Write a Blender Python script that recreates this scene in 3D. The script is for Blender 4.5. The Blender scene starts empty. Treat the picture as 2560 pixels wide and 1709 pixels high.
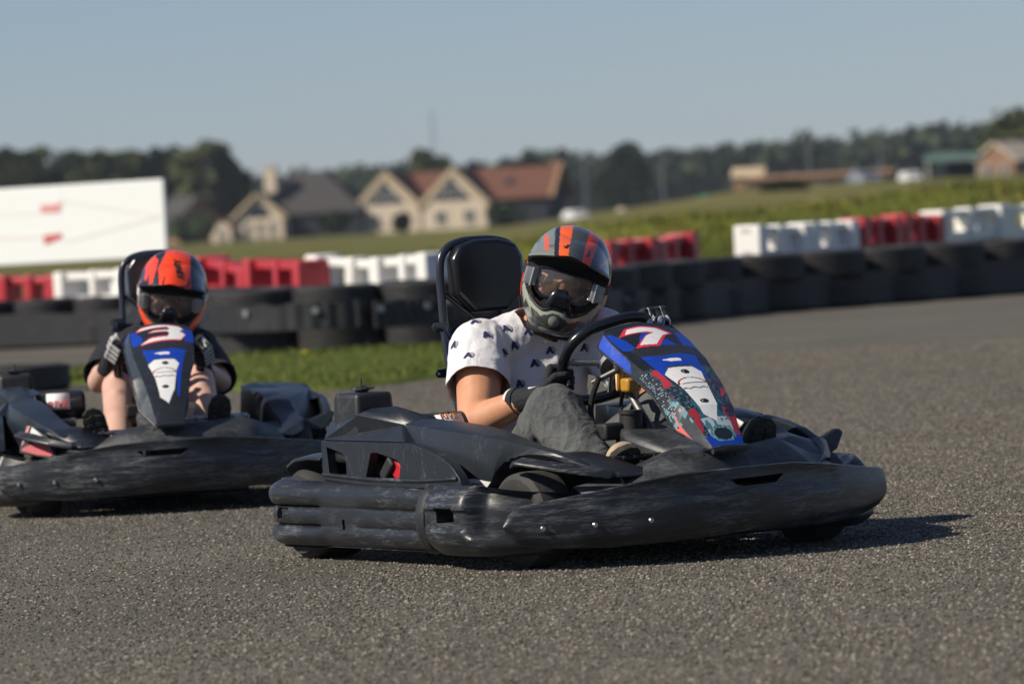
import bpy, bmesh, math, random
from mathutils import Vector, Matrix, Quaternion, noise
from mathutils.bvhtree import BVHTree
random.seed(7)
SC = bpy.context.scene
COL = SC.collection
PI = math.pi
R = math.radians

# ------------------------------------------------------------------ helpers
def lerp(a, b, t): return a + (b - a) * t
def sstep(a, b, x):
    t = max(0.0, min(1.0, (x - a) / (b - a))); return t * t * (3 - 2 * t)
def K(f, l, z):            # kart frame: forward, to the driver's left, up
    return Vector((l, -f, z))
def interp(tab, x):        # piecewise linear table of (x, y...) rows
    if x <= tab[0][0]: return tab[0][1:] if len(tab[0]) > 2 else tab[0][1]
    for a, b in zip(tab, tab[1:]):
        if x <= b[0]:
            t = (x - a[0]) / (b[0] - a[0])
            if len(a) > 2: return tuple(lerp(p, q, t) for p, q in zip(a[1:], b[1:]))
            return lerp(a[1], b[1], t)
    return tab[-1][1:] if len(tab[-1]) > 2 else tab[-1][1]
def inpoly(x, y, poly):
    c = False; j = len(poly) - 1
    for i in range(len(poly)):
        xi, yi = poly[i]; xj, yj = poly[j]
        if (yi > y) != (yj > y) and x < (xj - xi) * (y - yi) / (yj - yi) + xi: c = not c
        j = i
    return c
def spline(pts, n, closed=False):      # Catmull-Rom through points (Vectors)
    pts = [Vector(p) for p in pts]; m = len(pts); out = []
    segs = m if closed else m - 1
    for i in range(segs):
        p1, p2 = pts[i], pts[(i + 1) % m]
        p0 = pts[(i - 1) % m] if (closed or i > 0) else p1 * 2 - p2
        p3 = pts[(i + 2) % m] if (closed or i < m - 2) else p2 * 2 - p1
        for k in range(n):
            t = k / n
            out.append(0.5 * ((2 * p1) + (p2 - p0) * t + (2 * p0 - 5 * p1 + 4 * p2 - p3) * t * t + (3 * p1 - p0 - 3 * p2 + p3) * t ** 3))
    if not closed: out.append(pts[-1].copy())
    return out

class MB:
    def __init__(s): s.v = []; s.f = []; s.m = []; s.mi = 0
    def add(s, vs, fs):
        b = len(s.v); s.v += [Vector(p) for p in vs]
        for q in fs: s.f.append([b + i for i in q]); s.m.append(s.mi)
        return s
    def poly(s, pts): return s.add(pts, [list(range(len(pts)))])
    def box(s, c, size, rot=None):
        c = Vector(c); h = [d / 2 for d in size]; M = rot if rot is not None else Matrix.Identity(3)
        vs = [c + M @ Vector((x * h[0], y * h[1], z * h[2])) for x in (-1, 1) for y in (-1, 1) for z in (-1, 1)]
        return s.add(vs, [(0, 1, 3, 2), (4, 6, 7, 5), (0, 4, 5, 1), (2, 3, 7, 6), (0, 2, 6, 4), (1, 5, 7, 3)])
    def loft(s, rings, ring_closed=True, caps=True, path_closed=False):
        n = len(rings[0]); vs = [p for r in rings for p in r]; fs = []
        m = len(rings)
        for i in range(m if path_closed else m - 1):
            a, b = i * n, ((i + 1) % m) * n
            for j in range(n if ring_closed else n - 1):
                k = (j + 1) % n
                fs.append((a + j, a + k, b + k, b + j))
        if caps and ring_closed and not path_closed:
            fs.append(list(range(n))[::-1]); fs.append([(m - 1) * n + j for j in range(n)])
        return s.add(vs, fs)
    def tube(s, path, r, n=10, closed=False, caps=True):
        path = [Vector(p) for p in path]; m = len(path); rings = []
        def tang(i):
            a = path[(i - 1) % m] if (closed or i > 0) else path[i]
            b = path[(i + 1) % m] if (closed or i < m - 1) else path[i]
            d = b - a
            return d.normalized() if d.length > 1e-9 else Vector((0, 0, 1))
        t0 = tang(0); up = Vector((0, 0, 1)) if abs(t0.z) < .9 else Vector((1, 0, 0))
        u = t0.cross(up).normalized()
        for i in range(m):
            t = tang(i); u = (u - t * u.dot(t)).normalized(); w = t.cross(u)
            rr = r[i] if isinstance(r, (list, tuple)) else r
            rings.append([path[i] + (u * math.cos(2 * PI * k / n) + w * math.sin(2 * PI * k / n)) * rr for k in range(n)])
        return s.loft(rings, True, caps, closed)
    def rod(s, a, b, r, n=10, r2=None): return s.tube([a, b], [r, r if r2 is None else r2], n)
    def lathe(s, prof, M=None, n=32, closed=False):    # profile (r, z) about local Z
        M = M or Matrix.Identity(4); rings = []
        for k in range(n):
            a = 2 * PI * k / n
            rings.append([M @ Vector((r * math.cos(a), r * math.sin(a), z)) for r, z in prof])
        return s.loft(rings, closed, False, True)
    def capsule(s, a, b, ra, rb, n=14, sq=1.0):
        a = Vector(a); b = Vector(b); d = b - a; L = max(d.length, 1e-6); d = d / L
        pts = []; rr = []
        for k in range(5): t = PI / 2 * (1 - k / 4 * .98); pts.append(a - d * ra * math.sin(t)); rr.append(max(ra * math.cos(t), .0005))
        for k in range(5): t = PI / 2 * (k / 4 * .98 + .02); pts.append(b + d * rb * math.sin(t)); rr.append(max(rb * math.cos(t), .0005))
        return s.tube(pts, rr, n)
    def ellipsoid(s, c, rad, M=None, nu=18, nv=12):
        c = Vector(c); M = M or Matrix.Identity(3); rings = []
        for i in range(1, nv):
            t = PI * i / nv
            rings.append([c + M @ Vector((rad[0] * math.sin(t) * math.cos(2 * PI * k / nu), rad[1] * math.sin(t) * math.sin(2 * PI * k / nu), -rad[2] * math.cos(t))) for k in range(nu)])
        return s.loft(rings, True, True)
    def extrude(s, poly, fn, d):       # poly of (a, b); fn(a, b, depth) -> point
        n = len(poly)
        vs = [fn(a, b, 0) for a, b in poly] + [fn(a, b, d) for a, b in poly]
        fs = [list(range(n))[::-1], [n + i for i in range(n)]] + [(i, (i + 1) % n, n + (i + 1) % n, n + i) for i in range(n)]
        return s.add(vs, fs)
    def mirror(s):                     # copy across the kart's centre line
        b = len(s.v); nf = len(s.f)
        s.v += [Vector((-p.x, p.y, p.z)) for p in s.v]
        for i in range(nf): s.f.append([b + j for j in s.f[i]][::-1]); s.m.append(s.m[i])
        return s
    def build(s, name, mats, parent=None, smooth=True, angle=38, bevel=0, bseg=2, solid=0, sub=0, fix=True, weld=0):
        me = bpy.data.meshes.new(name)
        me.from_pydata([tuple(p) for p in s.v], [], s.f)
        if not isinstance(mats, (list, tuple)): mats = [mats]
        for m in mats: me.materials.append(m)
        if len(mats) > 1: me.polygons.foreach_set('material_index', s.m)
        me.validate()
        if fix or weld:
            bm = bmesh.new(); bm.from_mesh(me)
            if weld: bmesh.ops.remove_doubles(bm, verts=bm.verts, dist=weld)
            if fix: bmesh.ops.recalc_face_normals(bm, faces=bm.faces)
            bm.to_mesh(me); bm.free()
        if smooth:
            me.polygons.foreach_set('use_smooth', [True] * len(me.polygons))
            me.set_sharp_from_angle(angle=R(angle))
        o = bpy.data.objects.new(name, me); COL.objects.link(o)
        if parent: o.parent = parent
        if solid: md = o.modifiers.new('t', 'SOLIDIFY'); md.thickness = solid; md.offset = -1
        if bevel: md = o.modifiers.new('b', 'BEVEL'); md.width = bevel; md.segments = bseg; md.limit_method = 'ANGLE'; md.angle_limit = R(30)
        if sub: md = o.modifiers.new('s', 'SUBSURF'); md.levels = sub; md.render_levels = sub
        return o

def bake(o):
    dg = bpy.context.evaluated_depsgraph_get(); dg.update()
    me = bpy.data.meshes.new_from_object(o.evaluated_get(dg)); old = o.data
    o.modifiers.clear(); me.name = old.name; o.data = me
    return o
def remesh(o, vox, it=6, fac=.5):
    md = o.modifiers.new('r', 'REMESH'); md.mode = 'VOXEL'; md.voxel_size = vox; md.use_smooth_shade = True
    if it: md = o.modifiers.new('s', 'SMOOTH'); md.iterations = it; md.factor = fac
    return bake(o)
def cut(o, mb):
    c = mb.build('cutter', [], o.parent, smooth=False)
    md = o.modifiers.new('c', 'BOOLEAN'); md.operation = 'DIFFERENCE'; md.solver = 'EXACT'; md.object = c
    bake(o); bpy.data.objects.remove(c, do_unlink=True)
    o.data.polygons.foreach_set('use_smooth', [True] * len(o.data.polygons)); o.data.set_sharp_from_angle(angle=R(35))
    return o
def clip(o, co, no):       # cut away everything on the +no side
    bm = bmesh.new(); bm.from_mesh(o.data)
    bmesh.ops.bisect_plane(bm, geom=bm.verts[:] + bm.edges[:] + bm.faces[:], plane_co=co, plane_no=no, clear_outer=True)
    bm.to_mesh(o.data); bm.free(); return o
def keep(o, fn):           # keep only faces whose centre satisfies fn
    bm = bmesh.new(); bm.from_mesh(o.data)
    bmesh.ops.delete(bm, geom=[f for f in bm.faces if not fn(f.calc_center_median())], context='FACES')
    bm.to_mesh(o.data); bm.free(); return o
def paint(o, fn, default=(1, 1, 1)):   # own colour of each face: printing, lacquer, decals
    me = o.data; at = me.color_attributes.new('paint', 'FLOAT_COLOR', 'CORNER'); buf = []
    for p in me.polygons:
        c = fn(p.center, p.normal) or default
        for _ in p.loop_indices: buf += [c[0], c[1], c[2], 1.0]
    at.data.foreach_set('color', buf)
def text_mesh(txt, size, bold=0.0, shear=0.0):
    cu = bpy.data.curves.new('lettering', 'FONT'); cu.body = txt; cu.size = size; cu.align_x = 'CENTER'; cu.align_y = 'CENTER'
    cu.offset = bold; cu.shear = shear
    o = bpy.data.objects.new('lettering', cu); COL.objects.link(o)
    dg = bpy.context.evaluated_depsgraph_get(); dg.update()
    me = bpy.data.meshes.new_from_object(o.evaluated_get(dg))
    bpy.data.objects.remove(o, do_unlink=True)
    vs = [v.co.copy() for v in me.vertices]; fs = [list(p.vertices) for p in me.polygons]
    bpy.data.meshes.remove(me)
    return vs, fs

def tag(o, label=None, cat=None, group=None, kind=None):
    if label: o['label'] = label
    if cat: o['category'] = cat
    if group: o['group'] = group
    if kind: o['kind'] = kind
    return o
def thing(name, label, cat, loc=(0, 0, 0), rz=0, group=None):
    o = bpy.data.objects.new(name, None); COL.objects.link(o); o.empty_display_size = .1
    o.location = loc; o.rotation_euler = (0, 0, rz)
    return tag(o, label, cat, group)
def dup(root, loc, rz, label=None, group=None, scale=None):
    r = root.copy(); COL.objects.link(r); r.location = loc; r.rotation_euler = (0, 0, rz)
    if scale: r.scale = scale
    if label: r['label'] = label
    if group: r['group'] = group
    for ch in list(root.children):
        c = ch.copy(); COL.objects.link(c); c.parent = r
        for g in list(ch.children):
            d = g.copy(); COL.objects.link(d); d.parent = c
    return r

# ---------------------------------------------------------------- materials
def lin(r, g, b):          # sRGB 0-255 to linear
    f = lambda c: c / 255 / 12.92 if c <= 10 else ((c / 255 + .055) / 1.055) ** 2.4
    return (f(r), f(g), f(b))
def mat(name, col, rough=.5, metal=0.0, spec=.5, **kw):
    m = bpy.data.materials.new(name); m.use_nodes = True; nt = m.node_tree; b = nt.nodes['Principled BSDF']
    b.inputs['Base Color'].default_value = (*col, 1); b.inputs['Roughness'].default_value = rough
    b.inputs['Metallic'].default_value = metal; b.inputs['Specular IOR Level'].default_value = spec
    for k, v in kw.items(): b.inputs[k.replace('_', ' ')].default_value = v
    return m
def N(nt, typ, **kw):
    n = nt.nodes.new(typ)
    for k, v in kw.items():
        if k.startswith('i_'): n.inputs[k[2:].replace('_', ' ')].default_value = v
        else: setattr(n, k, v)
    return n
def ramp(nt, src, stops, interp='LINEAR'):
    r = N(nt, 'ShaderNodeValToRGB'); e = r.color_ramp; e.interpolation = interp
    while len(e.elements) < len(stops): e.elements.new(.5)
    for el, (p, c) in zip(e.elements, stops):
        el.position = p; el.color = (*c, 1) if isinstance(c, tuple) else (c, c, c, 1)
    nt.links.new(src, r.inputs[0]); return r.outputs[0]
def coords(nt, scale=(1, 1, 1), world=False, rnd=False):
    tc = N(nt, 'ShaderNodeTexCoord')
    src = tc.outputs['Object']
    if world: src = N(nt, 'ShaderNodeNewGeometry').outputs['Position']
    mp = N(nt, 'ShaderNodeMapping'); mp.inputs['Scale'].default_value = scale
    if rnd:
        oi = N(nt, 'ShaderNodeObjectInfo'); vm = N(nt, 'ShaderNodeVectorMath', operation='SCALE'); vm.inputs[0].default_value = (37, 19, 53)
        nt.links.new(oi.outputs['Random'], vm.inputs['Scale']); ad = N(nt, 'ShaderNodeVectorMath', operation='ADD')
        nt.links.new(src, ad.inputs[0]); nt.links.new(vm.outputs[0], ad.inputs[1]); src = ad.outputs[0]
    nt.links.new(src, mp.inputs[0]); return mp.outputs[0]
def noise_n(nt, vec, scale, detail=4, rough=.55, dist=0):
    n = N(nt, 'ShaderNodeTexNoise'); n.inputs['Scale'].default_value = scale; n.inputs['Detail'].default_value = detail
    n.inputs['Roughness'].default_value = rough; n.inputs['Distortion'].default_value = dist
    nt.links.new(vec, n.inputs['Vector']); return n.outputs['Fac']
def mixc(nt, fac, a, b):
    m = N(nt, 'ShaderNodeMix', data_type='RGBA')
    for sock, v in ((m.inputs[0], fac), (m.inputs[6], a), (m.inputs[7], b)):
        if isinstance(v, bpy.types.NodeSocket): nt.links.new(v, sock)
        elif isinstance(v, tuple): sock.default_value = (*v, 1)
        else: sock.default_value = v
    return m.outputs[2]
def mathn(nt, op, a, b=0.0):
    m = N(nt, 'ShaderNodeMath', operation=op)
    for sock, v in ((m.inputs[0], a), (m.inputs[1], b)):
        if isinstance(v, bpy.types.NodeSocket): nt.links.new(v, sock)
        else: sock.default_value = v
    return m.outputs[0]
def bump(nt, h, strength, dist):
    b = N(nt, 'ShaderNodeBump'); b.inputs['Strength'].default_value = strength; b.inputs['Distance'].default_value = dist
    nt.links.new(h, b.inputs['Height']); return b.outputs[0]
def bsdf(m): return m.node_tree.nodes['Principled BSDF']

def scuffed(name, base, scuff, rough=(.28, .6), amt=(.51, .66), stretch=(4, 4, 30), dust=None):
    m = mat(name, base); nt = m.node_tree; b = bsdf(m)
    v = coords(nt, stretch, rnd=True); nA = noise_n(nt, v, 2.2, 8, .72, .25); v3 = coords(nt, tuple(q * 3.5 for q in stretch), rnd=True); n1 = mathn(nt, 'ADD', mathn(nt, 'MULTIPLY', nA, .6), mathn(nt, 'MULTIPLY', noise_n(nt, v3, 3.1, 5, .7), .4))
    v2 = coords(nt, (1, 1, 1), rnd=True); n2 = noise_n(nt, v2, 4.5, 3, .5)
    s = ramp(nt, n1, [(amt[0], 0.0), (amt[1], 1.0)])
    big = ramp(nt, n2, [(.38, .12), (.66, 1.0)])
    fac = mathn(nt, 'MULTIPLY', s, big)
    c = mixc(nt, fac, base, scuff)
    if dust:
        n3 = noise_n(nt, v2, 1.6, 5, .6); c = mixc(nt, mathn(nt, 'MULTIPLY', ramp(nt, n3, [(.4, 0.0), (.75, 1.0)]), .55), c, dust)
    nt.links.new(c, b.inputs['Base Color'])
    rr = N(nt, 'ShaderNodeMapRange'); rr.inputs[3].default_value = rough[0]; rr.inputs[4].default_value = rough[1]
    nt.links.new(mathn(nt, 'ADD', mathn(nt, 'MULTIPLY', n2, .5), mathn(nt, 'MULTIPLY', fac, .6)), rr.inputs[0]); nt.links.new(rr.outputs[0], b.inputs['Roughness'])
    nt.links.new(bump(nt, mathn(nt, 'ADD', n1, mathn(nt, 'MULTIPLY', n2, 2.0)), .22, .006), b.inputs['Normal'])
    return m
def painted(name, rough=.3, scr=.06, coat=.0):     # colour comes from the printed / lacquered faces
    m = mat(name, (1, 1, 1), rough); nt = m.node_tree; b = bsdf(m)
    a = N(nt, 'ShaderNodeAttribute', attribute_name='paint')
    v = coords(nt, (9, 9, 9), rnd=True); n = noise_n(nt, v, 5, 6, .7, .2)
    f = mathn(nt, 'MULTIPLY', ramp(nt, n, [(.55, 0.0), (.75, 1.0)]), scr * 4)
    c = mixc(nt, f, a.outputs['Color'], (.16, .165, .17)); nt.links.new(c, b.inputs['Base Color'])
    nt.links.new(mathn(nt, 'ADD', mathn(nt, 'MULTIPLY', n, .3), rough - .12), b.inputs['Roughness'])
    b.inputs['Coat Weight'].default_value = coat; b.inputs['Coat Roughness'].default_value = .12
    return m
def fabric(name, col, col2, scale=60, fold=14, fstr=.35, rough=.9, attr=False):
    m = mat(name, col, rough, spec=.2); nt = m.node_tree; b = bsdf(m)
    v = coords(nt); n1 = noise_n(nt, v, scale, 4, .7); n2 = noise_n(nt, v, fold, 3, .5, .8); n3 = noise_n(nt, v, 9, 4, .6)
    fac = ramp(nt, mathn(nt, 'ADD', mathn(nt, 'MULTIPLY', n1, .45), mathn(nt, 'MULTIPLY', n3, .55)), [(.36, 0.0), (.64, 1.0)])
    base = mixc(nt, fac, col, col2)
    if attr:
        a = N(nt, 'ShaderNodeAttribute', attribute_name='paint'); mm = N(nt, 'ShaderNodeMix', data_type='RGBA', blend_type='MULTIPLY'); mm.inputs[0].default_value = 1
        nt.links.new(base, mm.inputs[6]); nt.links.new(a.outputs['Color'], mm.inputs[7]); base = mm.outputs[2]
    nt.links.new(base, b.inputs['Base Color'])
    nt.links.new(bump(nt, mathn(nt, 'ADD', n2, mathn(nt, 'MULTIPLY', n1, .12)), fstr, .02), b.inputs['Normal'])
    b.inputs['Sheen Weight'].default_value = .08
    return m

M = {}
M['black'] = scuffed('black_plastic', (.013, .015, .0185), (.13, .14, .148), rough=(.28, .58), amt=(.50, .64))
M['fair'] = scuffed('fairing_plastic', (.011, .013, .016), (.17, .18, .185), rough=(.26, .55), amt=(.475, .64), stretch=(4, 4, 34))
M['darksteel'] = mat('dull_steel', (.16, .155, .15), .5, .8)
M['pod'] = scuffed('pod_plastic', (.012, .016, .022), (.085, .10, .115), rough=(.32, .55), amt=(.53, .70), stretch=(7, 7, 5))
M['black2'] = scuffed('dark_plastic', (.014, .015, .017), (.085, .085, .085), rough=(.4, .7), stretch=(9, 9, 9))
M['deck'] = scuffed('worn_plastic', (.018, .021, .025), (.14, .145, .14), rough=(.4, .65), amt=(.42, .66), stretch=(5, 5, 8))
M['gloss'] = mat('black_enamel', (.008, .01, .014), .22)
M['dark'] = mat('black_rubber', (.012, .012, .012), .65)
M['tyre'] = scuffed('kart_tyre', (.03, .029, .027), (.11, .10, .09), rough=(.7, .9), stretch=(6, 6, 6))
M['steel'] = mat('bright_steel', (.45, .44, .42), .32, 1.0)
M['frame'] = mat('painted_steel_tube', (.015, .02, .03), .28, spec=.6)
M['yellow'] = mat('amber_plastic', (.42, .22, .03), .35)
M['hole'] = mat('matt_black', (.008, .008, .009), .9)
M['red'] = mat('red_plastic_part', (.45, .012, .02), .35)
M['white'] = mat('white_vinyl', (.72, .72, .70), .45)
M['print'] = painted('printed_vinyl', .3, .05, .2)
M['lacquer'] = painted('helmet_lacquer', .28, .02, .5)
M['flatprint'] = painted('printed_label', .5, .02)
# ------------------------------------------------------- camera, light, sky
FPX, CX, CY, CH = 13200.0, 1280.0, 854.5, 1.03      # long lens, camera about 1 m above the track
roll = math.atan(.056); pitch = (CY - 536) * math.cos(roll) / FPX
fw = Vector((0, math.cos(pitch), -math.sin(pitch))); r0 = Vector((1, 0, 0)); u0 = r0.cross(fw)
cr = r0 * math.cos(roll) - u0 * math.sin(roll); cu = r0 * math.sin(roll) + u0 * math.cos(roll)
cam = bpy.data.cameras.new('camera'); co = bpy.data.objects.new('camera', cam); COL.objects.link(co)
co.matrix_world = Matrix(((cr.x, cu.x, -fw.x, 0), (cr.y, cu.y, -fw.y, 0), (cr.z, cu.z, -fw.z, CH), (0, 0, 0, 1)))
cam.sensor_width = 36; cam.lens = FPX / 2560 * 36; cam.clip_end = 6000; cam.clip_start = .5
cam.dof.use_dof = True; cam.dof.focus_distance = 15.9; cam.dof.aperture_fstop = 5.0
SC.camera = co
def at(px, py, y):         # point of the place that the measured photo position shows at depth y
    d = fw + cr * ((px - CX) / FPX) - cu * ((py - CY) / FPX)
    return Vector((0, 0, CH)) + d * (y / d.y)
def xat(px, y): return at(px, 536 - .056 * (px - 1280), y).x

SUN_EL, SUN_AZ = 38.0, (-.95, -.32)                  # from the left, a little from the camera's side
sd = Vector((SUN_AZ[0], SUN_AZ[1], 0)).normalized() * math.cos(R(SUN_EL)) + Vector((0, 0, math.sin(R(SUN_EL))))
sl = bpy.data.lights.new('sun', 'SUN'); sl.energy = 4.6; sl.angle = R(.53); sl.color = (1.0, .90, .76)
so = bpy.data.objects.new('sun', sl); COL.objects.link(so); so.rotation_euler = sd.to_track_quat('Z', 'Y').to_euler()
so.location = (-30, -8, 30)
w = bpy.data.worlds.new('World'); SC.world = w; w.use_nodes = True; nt = w.node_tree
sky = nt.nodes.new('ShaderNodeTexSky'); sky.sky_type = 'NISHITA'; sky.sun_disc = False
sky.sun_elevation = R(SUN_EL); sky.sun_rotation = math.atan2(SUN_AZ[0], SUN_AZ[1]); sky.altitude = 0
sky.air_density = 1.0; sky.dust_density = .0; sky.ozone_density = 6.0
hs = nt.nodes.new('ShaderNodeHueSaturation'); hs.inputs['Saturation'].default_value = .72
nt.links.new(sky.outputs[0], hs.inputs['Color']); bg = nt.nodes['Background']; bg.inputs['Strength'].default_value = .060
tn = nt.nodes.new('ShaderNodeMix'); tn.data_type = 'RGBA'; tn.blend_type = 'MULTIPLY'; tn.inputs[0].default_value = 1; tn.inputs[7].default_value = (.84, .925, 1.11, 1)
nt.links.new(hs.outputs[0], tn.inputs[6]); nt.links.new(tn.outputs[2], bg.inputs['Color'])
SC.view_settings.view_transform = 'Standard'; SC.view_settings.look = 'None'; SC.view_settings.exposure = 0.33; SC.view_settings.gamma = 1
SC.view_settings.use_curve_mapping = False
SC.render.engine = 'CYCLES'; SC.cycles.use_denoising = True; SC.cycles.max_bounces = 8; SC.cycles.sample_clamp_indirect = 6
SC.cycles.transparent_max_bounces = 12

# ------------------------------------------------------------------- ground
def mat_tarmac():
    m = mat('tarmac', (.1, .09, .08), .9, spec=.25); nt = m.node_tree; b = bsdf(m); v = coords(nt, world=True)
    n1 = noise_n(nt, v, 130, 3, .7); n2 = noise_n(nt, v, .55, 4, .6); n3 = noise_n(nt, v, 9, 3, .6)
    c = ramp(nt, n1, [(.32, (.048, .044, .034)), (.5, (.104, .097, .079)), (.68, (.235, .215, .17))])
    big = ramp(nt, mathn(nt, 'ADD', mathn(nt, 'MULTIPLY', n2, .7), mathn(nt, 'MULTIPLY', n3, .3)), [(.35, .74), (.65, 1.12)])
    mm = N(nt, 'ShaderNodeMix', data_type='RGBA', blend_type='MULTIPLY'); mm.inputs[0].default_value = 1
    nt.links.new(c, mm.inputs[6]); nt.links.new(big, mm.inputs[7]); nt.links.new(mm.outputs[2], b.inputs['Base Color'])
    nt.links.new(bump(nt, n1, .5, .006), b.inputs['Normal']); return m
def mat_ground(name, stops, s1, s2, rough=.95, bmp=.6):
    m = mat(name, (.1, .1, .05), rough, spec=.1); nt = m.node_tree; b = bsdf(m); v = coords(nt, world=True)
    n1 = noise_n(nt, v, s1, 5, .65); n2 = noise_n(nt, v, s2, 4, .6)
    nt.links.new(ramp(nt, mathn(nt, 'ADD', mathn(nt, 'MULTIPLY', n1, .5), mathn(nt, 'MULTIPLY', n2, .5)), stops), b.inputs['Base Color'])
    nt.links.new(bump(nt, n1, bmp, .08), b.inputs['Normal']); return m
M['tarmac'] = mat_tarmac()
M['field'] = mat_ground('field_grass', [(.36, (.06, .07, .014)), (.48, (.105, .11, .025)), (.56, (.15, .125, .045)), (.66, (.125, .125, .03))], .35, .05)
M['bank'] = mat_ground('bank_grass', [(.36, (.028, .042, .008)), (.47, (.075, .095, .015)), (.55, (.12, .135, .02)), (.66, (.17, .15, .04))], 2.2, .7)
M['turf'] = mat_ground('short_turf', [(.34, (.05, .075, .012)), (.5, (.085, .115, .018)), (.66, (.13, .14, .035))], 5, 1.1)

fm = MB(); nx, ny = 60, 50
ys = [40 * (3500 / 40) ** (j / ny) for j in range(ny + 1)]
rows = [[Vector((x_ * max(y_, 60) * .9, y_, -.02 + 1.9 * sstep(110, 380, y_) * sstep(.012, .045, x_ * .9) - 0 )) for x_ in [-1.5 + 3 * i / nx for i in range(nx + 1)]] for y_ in ys]
rows = [[Vector((-400 + 800 * i / nx, -150, -.02)) for i in range(nx + 1)], [Vector((-400 + 800 * i / nx, 39, -.02)) for i in range(nx + 1)]] + rows
fm.loft(rows, False, False)
tag(fm.build('ground', M['field'], fix=False), kind='structure')
tk = MB(); tk.poly([(-60, -20, 0), (60, -20, 0), (60, 53.5, 0), (-60, 53.5, 0)])
tag(tk.build('race_track', M['tarmac'], fix=False), kind='structure')

# stone chippings that stand proud of the worn tarmac, real relief in the foreground
def chippings():
    g = MB(); g.poly([(-2.3, 9.3, .0005), (2.3, 9.3, .0005), (5.6, 36, .0005), (-5.6, 36, .0005)])
    m = mat('stone_chips', (.2, .18, .15), .85, spec=.3); nt = m.node_tree; oi = N(nt, 'ShaderNodeObjectInfo')
    c = ramp(nt, oi.outputs['Random'], [(0, (.042, .039, .033)), (.35, (.087, .080, .066)), (.62, (.150, .137, .113)), (.82, (.235, .205, .157)), (.95, (.34, .31, .255)), (1, (.19, .13, .09))])
    nt.links.new(c, bsdf(m).inputs['Base Color'])
    o = g.build('stone_chippings', m, fix=False)
    ng = bpy.data.node_groups.new('chippings', 'GeometryNodeTree')
    ng.interface.new_socket('Geometry', in_out='INPUT', socket_type='NodeSocketGeometry'); ng.interface.new_socket('Geometry', in_out='OUTPUT', socket_type='NodeSocketGeometry')
    n = ng.nodes; gi = n.new('NodeGroupInput'); go = n.new('NodeGroupOutput'); L = ng.links.new
    dp = n.new('GeometryNodeDistributePointsOnFaces'); 
    ps = n.new('GeometryNodeInputPosition'); sx = n.new('ShaderNodeSeparateXYZ'); mr = n.new('ShaderNodeMapRange'); mr.inputs[1].default_value = 17; mr.inputs[2].default_value = 35; mr.inputs[3].default_value = 3700; mr.inputs[4].default_value = 120
    L(ps.outputs[0], sx.inputs[0]); L(sx.outputs[1], mr.inputs[0]); L(mr.outputs[0], dp.inputs['Density'])
    ico = n.new('GeometryNodeMeshIcoSphere'); ico.inputs['Radius'].default_value = .0049; ico.inputs['Subdivisions'].default_value = 1
    sm = n.new('GeometryNodeSetMaterial'); sm.inputs['Material'].default_value = m
    ip = n.new('GeometryNodeInstanceOnPoints')
    rr = n.new('FunctionNodeRandomValue'); rr.data_type = 'FLOAT_VECTOR'; rr.inputs[0].default_value = (-.5, -.5, 0); rr.inputs[1].default_value = (.5, .5, 6.28)
    rs = n.new('FunctionNodeRandomValue'); rs.data_type = 'FLOAT_VECTOR'; rs.inputs[0].default_value = (.55, .5, .3); rs.inputs[1].default_value = (1.5, 1.25, .85); rs.inputs['Seed'].default_value = 3
    L(gi.outputs[0], dp.inputs['Mesh']); L(dp.outputs['Points'], ip.inputs['Points']); L(ico.outputs[0], sm.inputs['Geometry']); L(sm.outputs[0], ip.inputs['Instance'])
    L(rr.outputs[0], ip.inputs['Rotation']); L(rs.outputs[0], ip.inputs['Scale']); L(ip.outputs[0], go.inputs[0])
    md = o.modifiers.new('chips', 'NODES'); md.node_group = ng
    tag(o, 'loose grey brown stone chippings bedded in the tarmac around the karts', 'gravel', kind='stuff')


# grass island between the two stretches of track, and the grass bank behind the tyre wall
def lump(x, y, s, k): return noise.noise(Vector((x * s, y * s, k)))
def blades(name, pts, h, wd, mats, label, patch=0):
    mb = MB()
    for (x, y, z, sc) in pts:
        a = random.uniform(0, PI); hh = h * sc * random.uniform(.5, 1.2); dx, dy = math.cos(a) * wd * sc, math.sin(a) * wd * sc
        lx, ly = random.gauss(0, .35) * hh, random.gauss(0, .35) * hh
        mb.mi = random.randrange(len(mats)) if not patch else int(max(0, min(.999, .5 + .85 * lump(x, y * .5, patch, 4) + random.gauss(0, .13))) * len(mats)); b = len(mb.v)
        mb.v += [Vector((x - dx, y - dy, z)), Vector((x + dx, y + dy, z)), Vector((x + lx, y + ly, z + hh))]; mb.f.append([b, b + 1, b + 2]); mb.m.append(mb.mi)
    return tag(mb.build(name, mats, smooth=False, fix=False), label, 'grass', kind='stuff')
isl = [(-6.5, 36.5), (-3.15, 37.4), (-1.45, 32.9), (-.47, 34.1), (.55, 36.6), (.3, 38.2), (-.56, 41.2), (-2.0, 41.6), (-3.2, 40.4), (-6.5, 39.5)]
im = MB(); top = spline([Vector((x, y, 0)) for x, y in isl], 6, True); c = Vector((-1.6, 37.9, 0))
rings = [[c + (p - c) * s + Vector((0, 0, z)) for p in top] for s, z in ((1, .004), (.97, .035), (.8, .05), (.4, .06), (.02, .06))]
im.loft(rings, True, False); tag(im.build('grass_island', M['turf']), kind='structure')
gl = [mat('grass_blade_%s' % n, c, .6, spec=.2, Subsurface_Weight=0) for n, c in (('green', (.075, .115, .014)), ('bright', (.11, .145, .02)), ('olive', (.13, .125, .035)))]
pts = []
ip2 = [(p.x, p.y) for p in top]
while len(pts) < 22000:
    x, y = random.uniform(-5, .6), random.uniform(32.8, 41.6)
    if inpoly(x, y, ip2): pts.append((x, y, .02 + .03 * random.random(), random.uniform(.7, 1.3)))
blades('grass', pts, .042, .006, gl, 'short bright green grass growing on the island between the track')
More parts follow.
